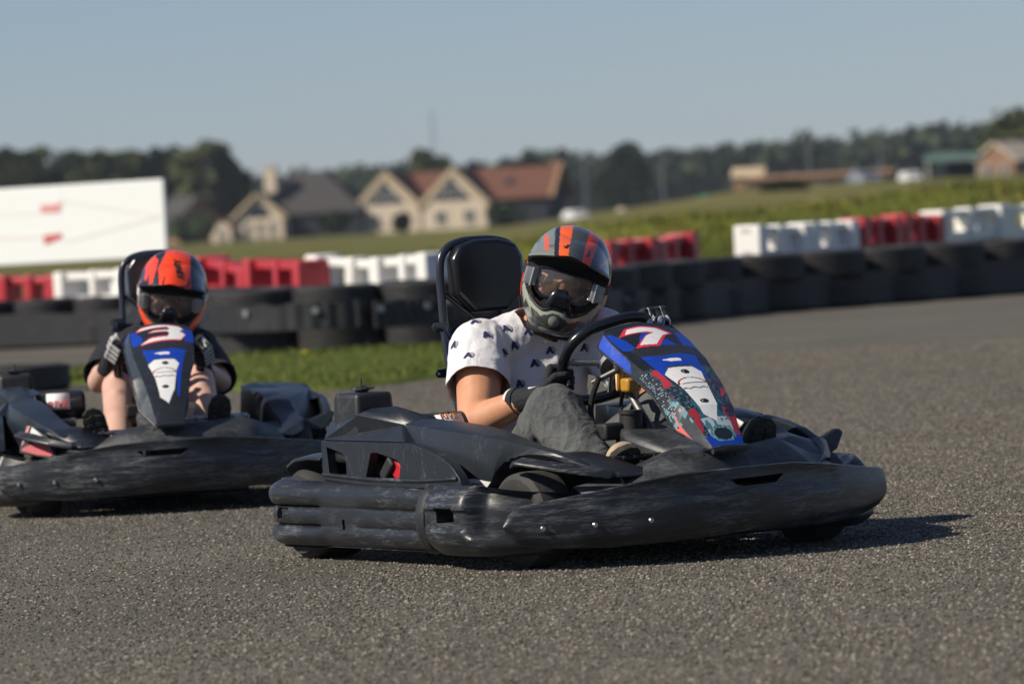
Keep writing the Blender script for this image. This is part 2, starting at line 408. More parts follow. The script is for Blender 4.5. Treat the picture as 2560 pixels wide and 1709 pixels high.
BH = [(-9, .22), (-5, .25), (-3, .30), (-1.2, .42), (.5, .66), (2.1, .80), (4, .86), (5.2, .95), (9, 1.03)]
def bank_z(x, y):
    H = interp(BH, x * 68 / y); t = sstep(53.4, 67, y); f = 1 - sstep(69, 92, y)
    return H * t * f + (.13 * lump(x, y, .6, 3) + .09 * lump(x, y, 1.6, 9)) * t * f + .004
bx = [-11 + .14 * i for i in range(165)]; by = [53.3 + .3 * j for j in range(131)]
bm_ = MB(); bm_.loft([[Vector((x, y, bank_z(x, y))) for x in bx] for y in by], False, False)
tag(bm_.build('grass_bank', M['bank'], fix=False), kind='structure')
wl = [mat('wild_grass_%s' % n, c, .7, spec=.15) for n, c in (('dark', (.045, .065, .010)), ('olive', (.115, .112, .022)), ('green', (.12, .126, .022)), ('lime', (.185, .175, .035)), ('straw', (.25, .205, .065)))]
pts = []
for _ in range(30000):
    y = 53.6 + 22 * random.random() ** 1.3; x = random.uniform(-.105, .105) * y
    k = .5 + .5 * lump(x, y, .7, 21)
    if random.random() < k + .25: pts.append((x, y, bank_z(x, y) - .02, .5 + k))
blades('wild_grass', pts, .13, .016, wl, 'tall rough grass growing over the bank behind the tyre wall', .55)
fl = MB()
def dandelion(p):
    t = MB(); t.mi = 0; t.rod((0, 0, 0), (0, 0, .09), .003, 6); t.mi = 1
    t.ellipsoid((0, 0, .095), (.022, .022, .010), nu=12, nv=6); 
    for k in range(12):
        a = k * PI / 6; t.poly([(.02 * math.cos(a - .2), .02 * math.sin(a - .2), .095), (.034 * math.cos(a), .034 * math.sin(a), .10), (.02 * math.cos(a + .2), .02 * math.sin(a + .2), .095)])
    o = t.build('dandelion', [gl[0], M['petal']]); o.location = p; return o
M['petal'] = mat('yellow_petal', (.75, .55, .01), .6)
d1 = dandelion((*[at(765, 918, 38.0)[i] for i in (0, 1)], .03)); tag(d1, 'yellow dandelion in the grass island, behind the rear kart', 'flower')

# -------------------------------------------------------------------- trees
M['bark'] = mat('bark', (.06, .045, .03), .9)
def leafmat(name, c1, c2, c3):
    m = mat(name, c1, .7, spec=.2); nt = m.node_tree; v = coords(nt, rnd=True); n = noise_n(nt, v, .55, 3, .6)
    a = N(nt, 'ShaderNodeAttribute', attribute_name='shade')
    f = mathn(nt, 'ADD', mathn(nt, 'MULTIPLY', n, .6), mathn(nt, 'MULTIPLY', a.outputs['Fac'], .4))
    nt.links.new(ramp(nt, f, [(.25, c1), (.5, c2), (.75, c3)]), bsdf(m).inputs['Base Color']); return m
M['leaf'] = leafmat('green_leaves', (.022, .032, .010), (.058, .074, .024), (.115, .118, .042))
M['leaf_dark'] = leafmat('dark_leaves', (.014, .026, .012), (.032, .05, .02), (.06, .08, .034))
M['leaf_yel'] = leafmat('yellow_leaves', (.10, .09, .02), (.22, .18, .05), (.35, .29, .11))
def leaves(mb, c, rad, n, size, rng):
    for _ in range(n):
        d = Vector((rng.gauss(0, 1), rng.gauss(0, 1), rng.gauss(0, 1))).normalized() * (.55 + .5 * rng.random() ** .6)
        p = Vector(c) + Vector((d.x * rad[0], d.y * rad[1], d.z * rad[2]))
        u = Vector((rng.gauss(0, 1), rng.gauss(0, 1), rng.gauss(0, 1))).normalized(); v = u.orthogonal().normalized() * size * rng.uniform(.5, 1.1); u = u * size * rng.uniform(.6, 1.3)
        b = len(mb.v); mb.v += [p - u - v * .3, p + v, p + u + v * .3, p - v]; mb.f.append([b, b + 1, b + 2, b + 3]); mb.m.append(0)
def shade_attr(o, rng):
    at_ = o.data.attributes.new('shade', 'FLOAT', 'FACE'); at_.data.foreach_set('value', [rng.random() for _ in o.data.polygons])
def tree(name, h, rad, seed, leaf, label, cat, loc, group, trunk_f=.3, conic=0, nclump=40, lsz=.42):
    rng = random.Random(seed); t = thing(name, label, cat, loc, rng.uniform(0, 6), group)
    tb = MB(); th = h * trunk_f
    tb.tube([(0, 0, -.3), (.05, 0, th * .5), (0, .08, th), (.1, 0, h * .8)], [h * .035, h * .027, h * .02, h * .006], 8)
    for k in range(6):
        a = k * 1.05 + rng.random(); z0 = th * rng.uniform(.8, 1.5)
        tb.tube([(0, 0, z0), (rad * .35 * math.cos(a), rad * .35 * math.sin(a), z0 + h * .14), (rad * .7 * math.cos(a), rad * .7 * math.sin(a), z0 + h * .3)], [h * .012, h * .008, h * .003], 6)
    tb.build('trunk', M['bark'], t)
    cb = MB(); zc = (h + th) / 2; hz = (h - th * .75) / 2
    for k in range(nclump):
        a = rng.uniform(0, 2 * PI); e = rng.uniform(-.95, .95); q = math.sqrt(1 - e * e)
        f = 1 - conic * (e * .5 + .5); rr = rng.uniform(.45, .85)
        cl = rad * rng.uniform(.28, .5)
        leaves(cb, (rad * q * rr * f * math.cos(a), rad * q * rr * f * math.sin(a), zc + (hz - cl * .6) * e * 1.02), (cl, cl, cl * .8), 70, lsz, rng)
    o = cb.build('crown', leaf, t, smooth=False, fix=False); shade_attr(o, rng)
    return t
TL = 'trees behind the white board'
tr = [(-40, 10.0, 3.6, 560, 'first leafy tree from the left edge, partly cut off by the frame'), (45, 10.8, 2.9, 556, 'tall dark leafy tree above the left half of the white board'),
      (108, 10.8, 2.7, 566, 'tall rounded tree next to the tallest tree above the board'), (180, 9.9, 3.0, 560, 'low dull green tree above the middle of the white board'),
      (252, 9.6, 3.0, 552, 'low tree with pale patches above the right half of the white board'), (335, 9.7, 3.0, 566, 'brownish green tree above the right corner of the white board'),
      (425, 9.8, 3.3, 557, 'leafy tree just right of the white board'), (518, 10.5, 3.2, 550, 'largest round topped tree left of the thatched house'),
      (583, 7.6, 2.2, 556, 'small dark tree on the slope of the large round topped tree')]
for i, (px, h, rd, y, lb) in enumerate(tr):
    tree('broadleaf_tree', h, rd, 11 + i, M['leaf'] if i % 3 else M['leaf_dark'], lb, 'tree', (xat(px, y), y, 0), TL)
tree('conical_tree', 8.9, 3.6, 40, M['leaf_dark'], 'dark dense tree standing alone in front of the far wood', 'tree', (xat(1562, 640), 640, 0), 'trees in front of the far wood', .12, .35, 34)
tree('broadleaf_tree', 8.6, 2.6, 41, M['leaf'], 'olive green tree rising behind the twin gabled house', 'tree', (xat(1078, 585), 585, 0), 'trees in front of the far wood', .25)
tree('broadleaf_tree', 7.2, 2.4, 42, M['leaf_dark'], 'small dark tree behind the brown roof of the twin gabled house', 'tree', (xat(1330, 600), 600, 0), 'trees in front of the far wood', .25)
tree('broadleaf_tree', 6.0, 3.6, 43, M['leaf'], 'big tree at the right edge beside the brick house', 'tree', (xat(2575, 425), 425, 1.2), 'trees in front of the far wood', .2)
tree('yellowing_tree', 4.6, 1.5, 44, M['leaf_yel'], 'small yellowing tree between the thatched house and the twin gabled house', 'tree', (xat(850, 500), 500, .6), None, .3, 0, 20, .3)
for i, (px, y, h, rd, lb) in enumerate([(470, 470, 2.4, 2.2, 'dark bushy hedge shrub at the foot of the board, left of the small annex'), (1000, 455, 1.6, .8, 'small green shrub in front of the twin gabled house'),
        (1262, 470, 1.9, 1.7, 'dark shrub against the dark wall right of the gables'), (835, 465, 2.1, 1.3, 'dark shrub left of the first cream gable'), (1960, 300, .7, 1.3, 'low green shrub on the rough ground below the long brown building')]):
    tree('shrub', h, rd, 60 + i, M['leaf_dark'] if px < 1500 else M['leaf'], lb, 'shrub', (xat(px, y), y, .1 if px < 1500 else 1.15), 'shrubs around the houses', .1, 0, 12, .3)
rng = random.Random(5); fo = MB()
for k in range(900):
    x = rng.uniform(-112, 118); y = rng.uniform(880, 960); hh = 9.0 + 2.0 * noise.noise(Vector((x * .06, y * .02, 2))) + 1.6 * noise.noise(Vector((x * .3, y * .1, 7))) + rng.random() + 1.0 * sstep(20, 80, x)
    rr = rng.uniform(1.5, 2.8); leaves(fo, (x, y, hh - rr * .8), (rr, rr, rr), 16, 1.05, rng)
    leaves(fo, (x + rng.uniform(-2, 2), y, hh * .4), (rr * 1.3, rr, hh * .42), 14, 1.3, rng)
o = fo.build('far_wood', M['leaf_dark'], smooth=False, fix=False); shade_attr(o, rng)
tag(o, 'long dark wood along the horizon, read as one even mass', 'wood', kind='stuff')
# ----------------------------------------------------- houses and far things
def rough_wall(name, c1, c2, s=3):
    m = mat(name, c1, .85, spec=.2); nt = m.node_tree; v = coords(nt); n = noise_n(nt, v, s, 5, .65)
    nt.links.new(mixc(nt, ramp(nt, n, [(.35, 0.0), (.65, 1.0)]), c1, c2), bsdf(m).inputs['Base Color'])
    nt.links.new(bump(nt, n, .3, .03), bsdf(m).inputs['Normal']); return m
M['cream'] = rough_wall('cream_render', (.64, .54, .42), (.54, .45, .34))
M['timber'] = rough_wall('pale_timber', (.50, .40, .27), (.40, .32, .21))
M['tile'] = rough_wall('brown_tiles', (.17, .07, .045), (.10, .05, .035), 8)
M['thatch'] = rough_wall('grey_thatch', (.045, .042, .042), (.075, .07, .068), 5)
M['brick'] = rough_wall('brown_brick', (.30, .17, .11), (.22, .13, .09), 6)
M['plank'] = rough_wall('brown_boards', (.33, .20, .12), (.24, .145, .085), 2)
M['darkwall'] = rough_wall('dark_blue_grey', (.03, .035, .045), (.02, .024, .03))  # one even dark blue-grey for walls and a door
M['glass'] = mat('dark_window_glass', (.015, .025, .04), .08, spec=.6)
M['trim'] = mat('white_window_trim', (.5, .47, .42), .6)
M['teal'] = mat('green_sheet_roof', (.16, .26, .24), .5)
M['grey'] = mat('galvanised_steel', (.33, .34, .35), .45, .7)
def prism(mb, x0, x1, y0, y1, z0, ze, zr, axis='y', over=0.0):   # gabled body, ridge along axis
    if axis == 'y':
        xm = (x0 + x1) / 2; prof = [(x0, z0), (x1, z0), (x1, ze), (xm, zr), (x0, ze)]
        return mb.extrude(prof, lambda a, b, d: Vector((a, y0 + d, b)), y1 - y0)
    ym = (y0 + y1) / 2; prof = [(y0, z0), (y1, z0), (y1, ze), (ym, zr), (y0, ze)]
    return mb.extrude(prof, lambda a, b, d: Vector((x0 + d, a, b)), x1 - x0)
def slab(mb, pts, t):       # roof slope as a slab with thickness
    n = (Vector(pts[1]) - Vector(pts[0])).cross(Vector(pts[2]) - Vector(pts[0])).normalized()
    if n.z < 0: n = -n
    a = [Vector(p) for p in pts]; b = [p + n * t for p in a]; k = len(a)
    return mb.add(a + b, [list(range(k))[::-1], [k + i for i in range(k)]] + [(i, (i + 1) % k, k + (i + 1) % k, k + i) for i in range(k)])
def window(parent, x, y, z, wd, h, arch=False):
    f = MB()
    for q in ((-1, 0), (1, 0)): f.box((x + q[0] * wd / 2, y - .03, z), (.09, .1, h + .09))
    for q in (-1, 1): f.box((x, y - .03, z + q * h / 2), (wd - .09, .1, .09))
    f.box((x, y - .03, z), (.06, .07, h - .1)); o = f.build('window', M['trim'], parent)
    p = MB(); p.box((x, y - .012, z), (wd - .08, .03, h - .08)); p.build('pane', M['glass'], o)
    s = MB(); s.box((x, y - .08, z - h / 2 - .09), (wd + .25, .18, .07)); s.build('sill', M['trim'], o)

Y0 = 480; hs1 = thing('gabled_house', 'cream house with twin front gables, big triangular windows and long brown tiled roof', 'house', (xat(970, Y0), Y0, -.1), R(-17), 'houses across the field')
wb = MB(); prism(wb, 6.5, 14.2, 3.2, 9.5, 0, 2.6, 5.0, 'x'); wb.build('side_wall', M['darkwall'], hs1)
rf = MB(); slab(rf, [(-1.2, 2.9, 2.45), (14.6, 2.9, 2.45), (14.6, 6.35, 5.3), (-1.2, 6.35, 5.3)], .18); slab(rf, [(-1.2, 9.8, 2.45), (14.6, 9.8, 2.45), (14.6, 6.352, 5.3), (-1.2, 6.352, 5.3)], .18)
ro = rf.build('roof', M['tile'], hs1)
v = MB(); slab(v, [(14.62, 2.7, 2.4), (15.0, 2.7, 2.4), (15.0, 6.35, 5.5), (14.62, 6.35, 5.5)], .22); slab(v, [(14.62, 10.0, 2.4), (15.0, 10.0, 2.4), (15.0, 6.352, 5.5), (14.62, 6.352, 5.5)], .22); v.build('verge', M['plank'], ro)
sk = MB(); sk.box((10.4, 4.6, 4.08), (.9, .75, .12), Matrix.Rotation(R(39), 3, 'X')); sk.build('skylight', M['glass'], ro)
ch = MB(); ch.box((14.2, 6.4, 5.5), (.45, .45, .6)); ch.build('chimney', M['plank'], ro)
for gx in (0.0, 6.35):
    g = MB(); prism(g, gx - 3.05, gx + 3.05, 0, 6, 0, 2.5, 5.45); g.build('gable_wall', M['cream'], hs1)
    r_ = MB()
    for s in (-1, 1): slab(r_, [(gx + s * .01, .15, 5.5), (gx + s * 3.3, .15, 2.35), (gx + s * 3.3, 6.2, 2.35), (gx + s * .01, 6.2, 5.5)], .16)
    r_.build('gable_roof', M['tile'], hs1)
    b = MB()
    for s in (-1, 1):
        b.add(*(lambda P: (P + [p + Vector((0, .3, 0)) for p in P], [(3, 2, 1, 0), (4, 5, 6, 7), (0, 1, 5, 4), (1, 2, 6, 5), (2, 3, 7, 6), (3, 0, 4, 7)]))([Vector(p) for p in ((gx, -.16, 5.75), (gx + s * 3.55, -.16, 2.35), (gx + s * 3.1, -.16, 2.05), (gx, -.16, 4.95))]))
    b.build('bargeboard', M['timber'], hs1)
    tw = MB(); tw.extrude([(gx - 1.75, 2.72), (gx + 1.75, 2.72), (gx, 4.55)], lambda a, c_, d: Vector((a, -.06 + d, c_)), .08); o = tw.build('gable_window', M['glass'], hs1)
    fr = MB()
    for a in (-.6, .6): fr.box((gx + a, -.1, 3.25), (.08, .06, 1.05))
    fr.lathe([(.36, -.03), (.42, -.03), (.42, .03), (.36, .03)], Matrix.Translation((gx, -.11, 3.45)) @ Matrix.Rotation(R(90), 4, 'X'), 20, True); fr.build('glazing_bar', M['trim'], o)
    for wx in (-1.3, 1.4): window(hs1, gx + wx, 0, 1.25, .95, .95)

hs2 = thing('thatched_house', 'house with steep grey thatched roof, cream chimney and small cream gable', 'house', (xat(650, Y0), Y0, -.15), R(-14), 'houses across the field')
g = MB(); prism(g, -2.2, 2.2, 0, 5, 0, 2.1, 4.0); g.build('gable_wall', M['cream'], hs2)
b = MB()
for s in (-1, 1): slab(b, [(s * .01, -.25, 4.1), (s * 2.5, -.25, 1.95), (s * 2.5, 4, 1.95), (s * .01, 4, 4.1)], .25)
b.build('gable_roof', M['thatch'], hs2)
bb = MB()
for s in (-1, 1): slab(bb, [(s * .01, -.42, 4.15), (s * 2.6, -.42, 1.95), (s * 2.6, -.27, 1.95), (s * .01, -.27, 4.15)], .3)
bb.build('bargeboard', M['timber'], hs2)
tw = MB(); tw.extrude([(-1.1, 2.2), (1.1, 2.2), (.75, 3.0), (0, 3.4), (-.75, 3.0)], lambda a, c_, d: Vector((a, -.05 + d, c_)), .07); tw.build('gable_window', M['glass'], hs2)
for wx in (-1.15, .0, 1.15): window(hs2, wx, 0, 1.15, .5, 1.2)
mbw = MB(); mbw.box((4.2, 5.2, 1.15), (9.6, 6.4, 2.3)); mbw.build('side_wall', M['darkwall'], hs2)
th = MB(); ring = [[Vector((-1.2, 1.6, 2.2)), Vector((9.4, 1.6, 2.2)), Vector((9.4, 8.8, 2.2)), Vector((-1.2, 8.8, 2.2))], [Vector((-.4, 2.2, 2.9)), Vector((8.8, 2.2, 2.9)), Vector((8.8, 8.2, 2.9)), Vector((-.4, 8.2, 2.9))],
     [Vector((1.8, 4.6, 5.9)), Vector((5.2, 4.6, 5.9)), Vector((5.2, 5.8, 5.9)), Vector((1.8, 5.8, 5.9))], [Vector((2.1, 5.1, 6.1)), Vector((4.9, 5.1, 6.1)), Vector((4.9, 5.3, 6.1)), Vector((2.1, 5.3, 6.1))]]
th.loft(ring); ro = th.build('roof', M['thatch'], hs2, bevel=.15)
c_ = MB(); c_.box((.55, 2.6, 5.5), (1.05, .9, 2.3)); c_.box((.55, 2.6, 6.72), (1.25, 1.1, .16)); c_.build('chimney', M['cream'], ro)
hs3 = thing('cottage_annex', 'small cream annex with red brown roof left of the thatched gable', 'house', (xat(552, Y0), Y0, -.15), R(-14), 'houses across the field')
g = MB(); prism(g, -.95, .95, 0, 4, 0, 1.5, 2.1); g.build('wall', M['cream'], hs3)
r_ = MB()
for s in (-1, 1): slab(r_, [(s * .01, -.15, 2.18), (s * 1.15, -.15, 1.48), (s * 1.15, 4.2, 1.48), (s * .01, 4.2, 2.18)], .12)
r_.build('roof', M['tile'], hs3); window(hs3, 0, 0, .9, .6, .7)
hs4 = thing('timber_house', 'dark brown timber gabled house half hidden behind the annex', 'house', (xat(505, 515), 515, 0), R(25), 'houses across the field')
g = MB(); prism(g, -2.4, 2.4, 0, 7, 0, 2.0, 4.4); g.build('wall', M['brick'], hs4)
r_ = MB()
for s in (-1, 1): slab(r_, [(s * .01, -.3, 4.5), (s * 2.8, -.3, 1.75), (s * 2.8, 7.2, 1.75), (s * .01, 7.2, 4.5)], .2)
r_.build('roof', M['thatch'], hs4); window(hs4, 0, 0, 1.2, 1.2, 1.0)

YR = 400; zb = 1.35
lb = thing('long_building', 'long low brown boarded building with shallow roof on the rise at right', 'building', (xat(2050, YR), YR, zb), R(-6), 'buildings at right')
g = MB(); g.box((0, 3, .6), (10.6, 5, 1.2)); g.build('wall', M['plank'], lb)
r_ = MB(); slab(r_, [(-5.6, .2, 1.18), (5.6, .2, 1.18), (5.6, 3, 1.42), (-5.6, 3, 1.42)], .12); slab(r_, [(-5.6, 5.8, 1.18), (5.6, 5.8, 1.18), (5.6, 3.002, 1.42), (-5.6, 3.002, 1.42)], .12); r_.build('roof', M['plank'], lb)
for wx in (-4, -2, 0, 2, 4): window(lb, wx, .5, .65, .6, .4)
sh = thing('shed', 'small shed with pale sloping roof at the left end of the long brown building', 'shed', (xat(1872, 410), 410, zb), R(-10), 'buildings at right')
g = MB(); prism(g, -1.1, 1.1, 0, 2.4, 0, 1.5, 2.1, 'x'); g.build('wall', M['plank'], sh)
r_ = MB(); slab(r_, [(-1.3, -.15, 1.5), (1.3, -.15, 1.5), (1.3, 1.2, 2.2), (-1.3, 1.2, 2.2)], .1); slab(r_, [(-1.3, 2.55, 1.5), (1.3, 2.55, 1.5), (1.3, 1.202, 2.2), (-1.3, 1.202, 2.2)], .1); r_.build('roof', M['timber'], sh)
d = MB(); d.box((.2, -.02, .7), (.7, .06, 1.35)); d.build('door', M['darkwall'], sh)
pv = thing('pavilion', 'open sided pavilion with flat green sheet roof beside the brick house', 'building', (xat(2385, YR), YR, zb), R(-4), 'buildings at right')
r_ = MB(); r_.box((0, 1.5, 2.15), (4.2, 3.6, .55)); r_.build('roof', M['teal'], pv)
for px, py in ((-1.9, 0), (1.9, 0), (-1.9, 3), (1.9, 3)):
    p = MB(); p.box((px, py, .93), (.16, .16, 1.87)); p.build('post', M['trim'], pv)
g = MB(); g.box((.7, 2.9, .9), (2.2, .12, 1.75)); g.build('interior_shade', M['darkwall'], pv)  # dark sheet standing in for the shaded interior under the roof
bh = thing('brick_house', 'brick house with pale tiled roof in front of the big tree at right', 'house', (xat(2490, 408), 408, zb), R(-32), 'buildings at right')
g = MB(); prism(g, -1.7, 1.7, 0, 5, 0, 1.7, 3.0); g.build('wall', M['brick'], bh)
r_ = MB()
for s in (-1, 1): slab(r_, [(s * .01, -.2, 3.05), (s * 2.0, -.2, 1.55), (s * 2.0, 5.2, 1.55), (s * .01, 5.2, 3.05)], .16)
r_.build('roof', M['cream'], bh); window(bh, -.6, 0, 1.0, .7, .8); window(bh, .8, 0, 1.0, .6, .8)

def car(name, label, cat, px, y, z, rz, paint_, s=1.0, tall=1.45):
    t = thing(name, label, cat, (xat(px, y), y, z), rz, 'vehicles parked across the field'); t.scale = (s, s, s)
    prof = [(-2.1, .3), (2.1, .3), (2.15, .75), (1.9, .95), (1.1, 1.02), (.55, tall), (-1.1, tall), (-1.9, 1.05), (-2.15, .9)]
    b = MB(); rings = []
    for yy, k in ((-.86, .9), (-.8, 1), (.8, 1), (.86, .9)): rings.append([Vector((x * (.97 if k < 1 else 1), yy, .3 + (zz - .3) * k)) for x, zz in prof])
    b.loft(rings); b.build('body', paint_, t, bevel=.05)
    g = MB()
    for sy in (-1, 1): g.add([(1.0, sy * .865, 1.0), (.5, sy * .80, tall - .08), (-1.05, sy * .80, tall - .08), (-1.7, sy * .865, 1.0)], [(0, 1, 2, 3)])
    g.add([(1.12, -.7, 1.04), (1.12, .7, 1.04), (.6, .62, tall - .06), (.6, -.62, tall - .06)], [(0, 1, 2, 3)]); g.add([(-1.92, -.7, 1.08), (-1.92, .7, 1.08), (-1.16, .62, tall - .06), (-1.16, -.62, tall - .06)], [(0, 1, 2, 3)])
    g.build('window', M['glass'], t, solid=.02)
    for wx in (-1.3, 1.3):
        for wy in (-.78, .78):
            wb_ = MB(); wb_.lathe([(.0, -.1), (.2, -.1), (.31, -.09), (.33, 0), (.31, .09), (.2, .1), (0, .1)], Matrix.Translation((wx, wy, .33)) @ Matrix.Rotation(R(90), 4, 'X'), 18); wb_.build('wheel', M['dark'], t)
    for wy in (-.6, .6): h_ = MB(); h_.box((2.13, wy, .72), (.08, .3, .14)); h_.build('headlight', M['trim'], t)
    return t
M['silver'] = mat('silver_car_paint', (.32, .34, .37), .3, .6); M['whitecar'] = mat('white_car_paint', (.7, .7, .69), .3); M['darkcar'] = mat('dark_car_paint', (.03, .035, .045), .3)
car('parked_car', 'silver car parked in front of the long brown building', 'car', 2165, 385, 1.4, R(-78), M['silver'], .95)
car('parked_car', 'small white car parked between the brown building and the green pavilion', 'car', 2278, 390, 1.5, R(-80), M['whitecar'], .7)
car('parked_car', 'white car parked right of the twin gabled house', 'car', 1438, 400, .05, R(-70), M['whitecar'], .7)
car('parked_car', 'dark car parked beside the bright green cabin', 'car', 1702, 330, .35, R(-60), M['darkcar'], .6)
M['soil'] = rough_wall('bare_soil', (.30, .20, .135), (.22, .15, .10), 2)
for px, y, w_, h_, lb_ in ((1725, 352, 1.9, .62, 'low heap of pinkish bare soil right of the bright green cabin'), (2330, 372, 2.6, .45, 'long low heap of bare soil in front of the green pavilion')):
    g = MB(); rg = []
    for k_, z_ in ((1, 0), (.86, .35), (.6, .75), (.3, .96), (.05, 1)): rg.append([Vector((w_ * k_ * math.cos(a) * (1 + .16 * math.sin(3 * a + k_ * 4)), .9 * k_ * math.sin(a), h_ * z_ * (1 + .12 * math.sin(2 * a)))) for a in [2 * PI * q / 20 for q in range(20)]])
    g.loft(rg); o_ = g.build('soil_heap', M['soil'], None, angle=80); o_.location = (xat(px + 60, y), y, .55 if px < 2000 else 1.3); tag(o_, lb_, 'soil heap', 'soil heaps in the field')
M['cabin'] = mat('bright_green_plastic', (.03, .38, .16), .45); M['tealp'] = mat('teal_plastic', (.03, .30, .25), .45)
cb = thing('site_cabin', 'bright green upright cabin standing in the field', 'cabin', (xat(1768, 330), 330, .38), R(-15))
g = MB(); g.box((0, 0, .5), (.85, .85, 1.0)); g.build('body', M['cabin'], cb, bevel=.05); g = MB(); g.box((0, 0, 1.06), (.95, .95, .1)); g.build('roof', M['cabin'], cb, bevel=.04)
g = MB(); g.box((0, -.435, .48), (.6, .03, .85)); g.build('door', M['tealp'], cb)
bn = thing('wheelie_bin', 'low teal bin left of the bright green cabin', 'bin', (xat(1735, 328), 328, .33), R(-15))
g = MB(); g.loft([[Vector((a * .26, b_ * .24, 0)) for a, b_ in ((-1, -1), (1, -1), (1, 1), (-1, 1))], [Vector((a * .33, b_ * .32, .55)) for a, b_ in ((-1, -1), (1, -1), (1, 1), (-1, 1))]]); g.build('body', M['tealp'], bn, bevel=.03)
g = MB(); g.box((0, 0, .6), (.72, .7, .08)); g.build('lid', M['tealp'], bn, bevel=.03)
st = thing('marker_stone', 'pale upright stone in the grass right of the white car', 'stone', (xat(1553, 330), 330, .35))
g = MB(); g.loft([[Vector((a * .33, b_ * .22, 0)) for a, b_ in ((-1, -1), (1, -1), (1, 1), (-1, 1))], [Vector((a * .30, b_ * .2, .5)) for a, b_ in ((-1, -1), (1, -1), (1, 1), (-1, 1))], [Vector((a * .2, b_ * .12, .72)) for a, b_ in ((-1, -1), (1, -1), (1, 1), (-1, 1))]]); g.build('stone', M['cream'], st, bevel=.06)
def lamp(px, y, top, label):
    t = thing('lamp_post', label, 'lamp post', (xat(px, y), y, 0), 0, 'lamp posts along the far road'); h = at(px, top, y).z
    p = MB(); p.tube([(0, 0, 0), (0, 0, h * .5), (0, 0, h)], [.075, .06, .05], 10); p.build('pole', M['grey'], t)
    a = MB(); a.box((.3, 0, h + .02), (.9, .22, .1)); a.build('lamp_head', M['grey'], t, bevel=.03)
lamp(1466, 420, 395, 'tall grey lamp post left of the lone dark tree'); lamp(1660, 420, 410, 'grey lamp post right of the lone dark tree')
lamp(2028, 430, 345, 'grey lamp post standing above the long brown building'); lamp(2205, 440, 345, 'thin grey lamp post near the green pavilion')
ms = thing('lattice_mast', 'faint tall lattice radio mast rising above the houses', 'mast', (xat(1093, 900), 900, 0)); h = at(1093, 280, 900).z
p = MB()
for a in range(3):
    q = [Vector((math.cos(a * 2.09) * .45, math.sin(a * 2.09) * .45, 0)), Vector((math.cos(a * 2.09) * .22, math.sin(a * 2.09) * .22, h))]; p.rod(q[0], q[1], .05, 6)
    q2 = [Vector((math.cos((a + 1) * 2.09) * .45, math.sin((a + 1) * 2.09) * .45, 0)), Vector((math.cos((a + 1) * 2.09) * .22, math.sin((a + 1) * 2.09) * .22, h))]
    for k in range(16): p.rod(q[0].lerp(q[1], k / 16), q2[0].lerp(q2[1], (k + 1) / 16), .03, 5)
p.build('tower', M['grey'], ms); p = MB(); p.rod((0, 0, h), (0, 0, h + 2.5), .04, 6); p.build('aerial', M['grey'], ms)

# ---------------------------------------------------------------- the board
YS = 62; c0 = at(415, 545, YS); zt, zbm = at(410, 447, YS).z, at(418, 642, YS).z; W = 4.2; H = zt - zbm
sg = thing('sign_board', 'large white board with faint red lines and two red marks behind the barriers', 'sign', (c0.x, YS, 0), R(-30))
b = MB(); b.box((-W / 2, 0, zbm + H / 2), (W, .05, H)); b.build('panel', mat('white_board', (.78, .80, .80), .5), sg, bevel=.012)
M['pink'] = mat('faded_red_print', (.76, .71, .69), .6); M['redp'] = mat('red_print', (.55, .10, .11), .6); M['midred'] = mat('half_faded_red_print', (.66, .28, .28), .6)
def mark(polys, m, name='printed_mark'):
    q = MB()
    for pl in polys: q.extrude([(x, z) for x, z in pl], lambda a, c_, d: Vector((a, -.028 - d, c_)), .002)
    q.build(name, m, sg, smooth=False)
def bd(px, py): return ((px - 415) / 13200 * YS * 1.155, zt - (py + .056 * (px - 415) - 446) / 13200 * YS)   # place on the board
def stroke(p, q, w_): (a, b_), (c__, d_) = bd(*p), bd(*q); return [(a, b_ - w_), (c__, d_ - w_), (c__, d_ + w_), (a, b_ + w_)]
mark([[bd(90, 512), bd(138, 508), bd(146, 498), bd(140, 530), bd(90, 531)]], M['midred']); mark([[bd(94, 588), bd(142, 582), bd(145, 594), bd(97, 613)]], M['redp'])
mark([stroke((-160, 540), (88, 532), .005), stroke((150, 500), (400, 540), .012), stroke((150, 605), (400, 540), .012), stroke((142, 530), (150, 500), .01)], M['pink']); mark([stroke((-160, 596), (94, 592), .016)], M['pink'])
for x in (-.35, -3.1):
    p = MB(); p.box((x, .06, zbm * .5 + .1), (.08, .07, zbm + .3)); p.build('post', M['grey'], sg)

# ---------------------------------------------- tyre wall and plastic barriers
M['oldtyre'] = scuffed('old_car_tyre', (.017, .017, .018), (.10, .098, .094), rough=(.6, .85), stretch=(5, 5, 9))
M['belt'] = scuffed('rubber_belting', (.012, .0125, .014), (.04, .04, .042), rough=(.45, .7), amt=(.5, .8), stretch=(2, 2, 2))
def tyre_mesh(name, R_, w_):
    p = MB(); k = w_ / 2
    prof = [(R_ * .60, -k * .75), (R_ * .66, -k * .98), (R_ * .82, -k), (R_ * .94, -k * .86), (R_, -k * .6)]
    for j in range(5): z = -k * .6 + j * k * .3; prof += [(R_, z), (R_, z + k * .2), (R_ * .975, z + k * .22), (R_ * .975, z + k * .28)]
    prof += [(R_, k * .6), (R_ * .94, k * .86), (R_ * .82, k), (R_ * .66, k * .98), (R_ * .60, k * .75), (R_ * .585, 0)]
    p.lathe(prof, None, 40, True); return p.build(name, M['oldtyre'], None, angle=30)
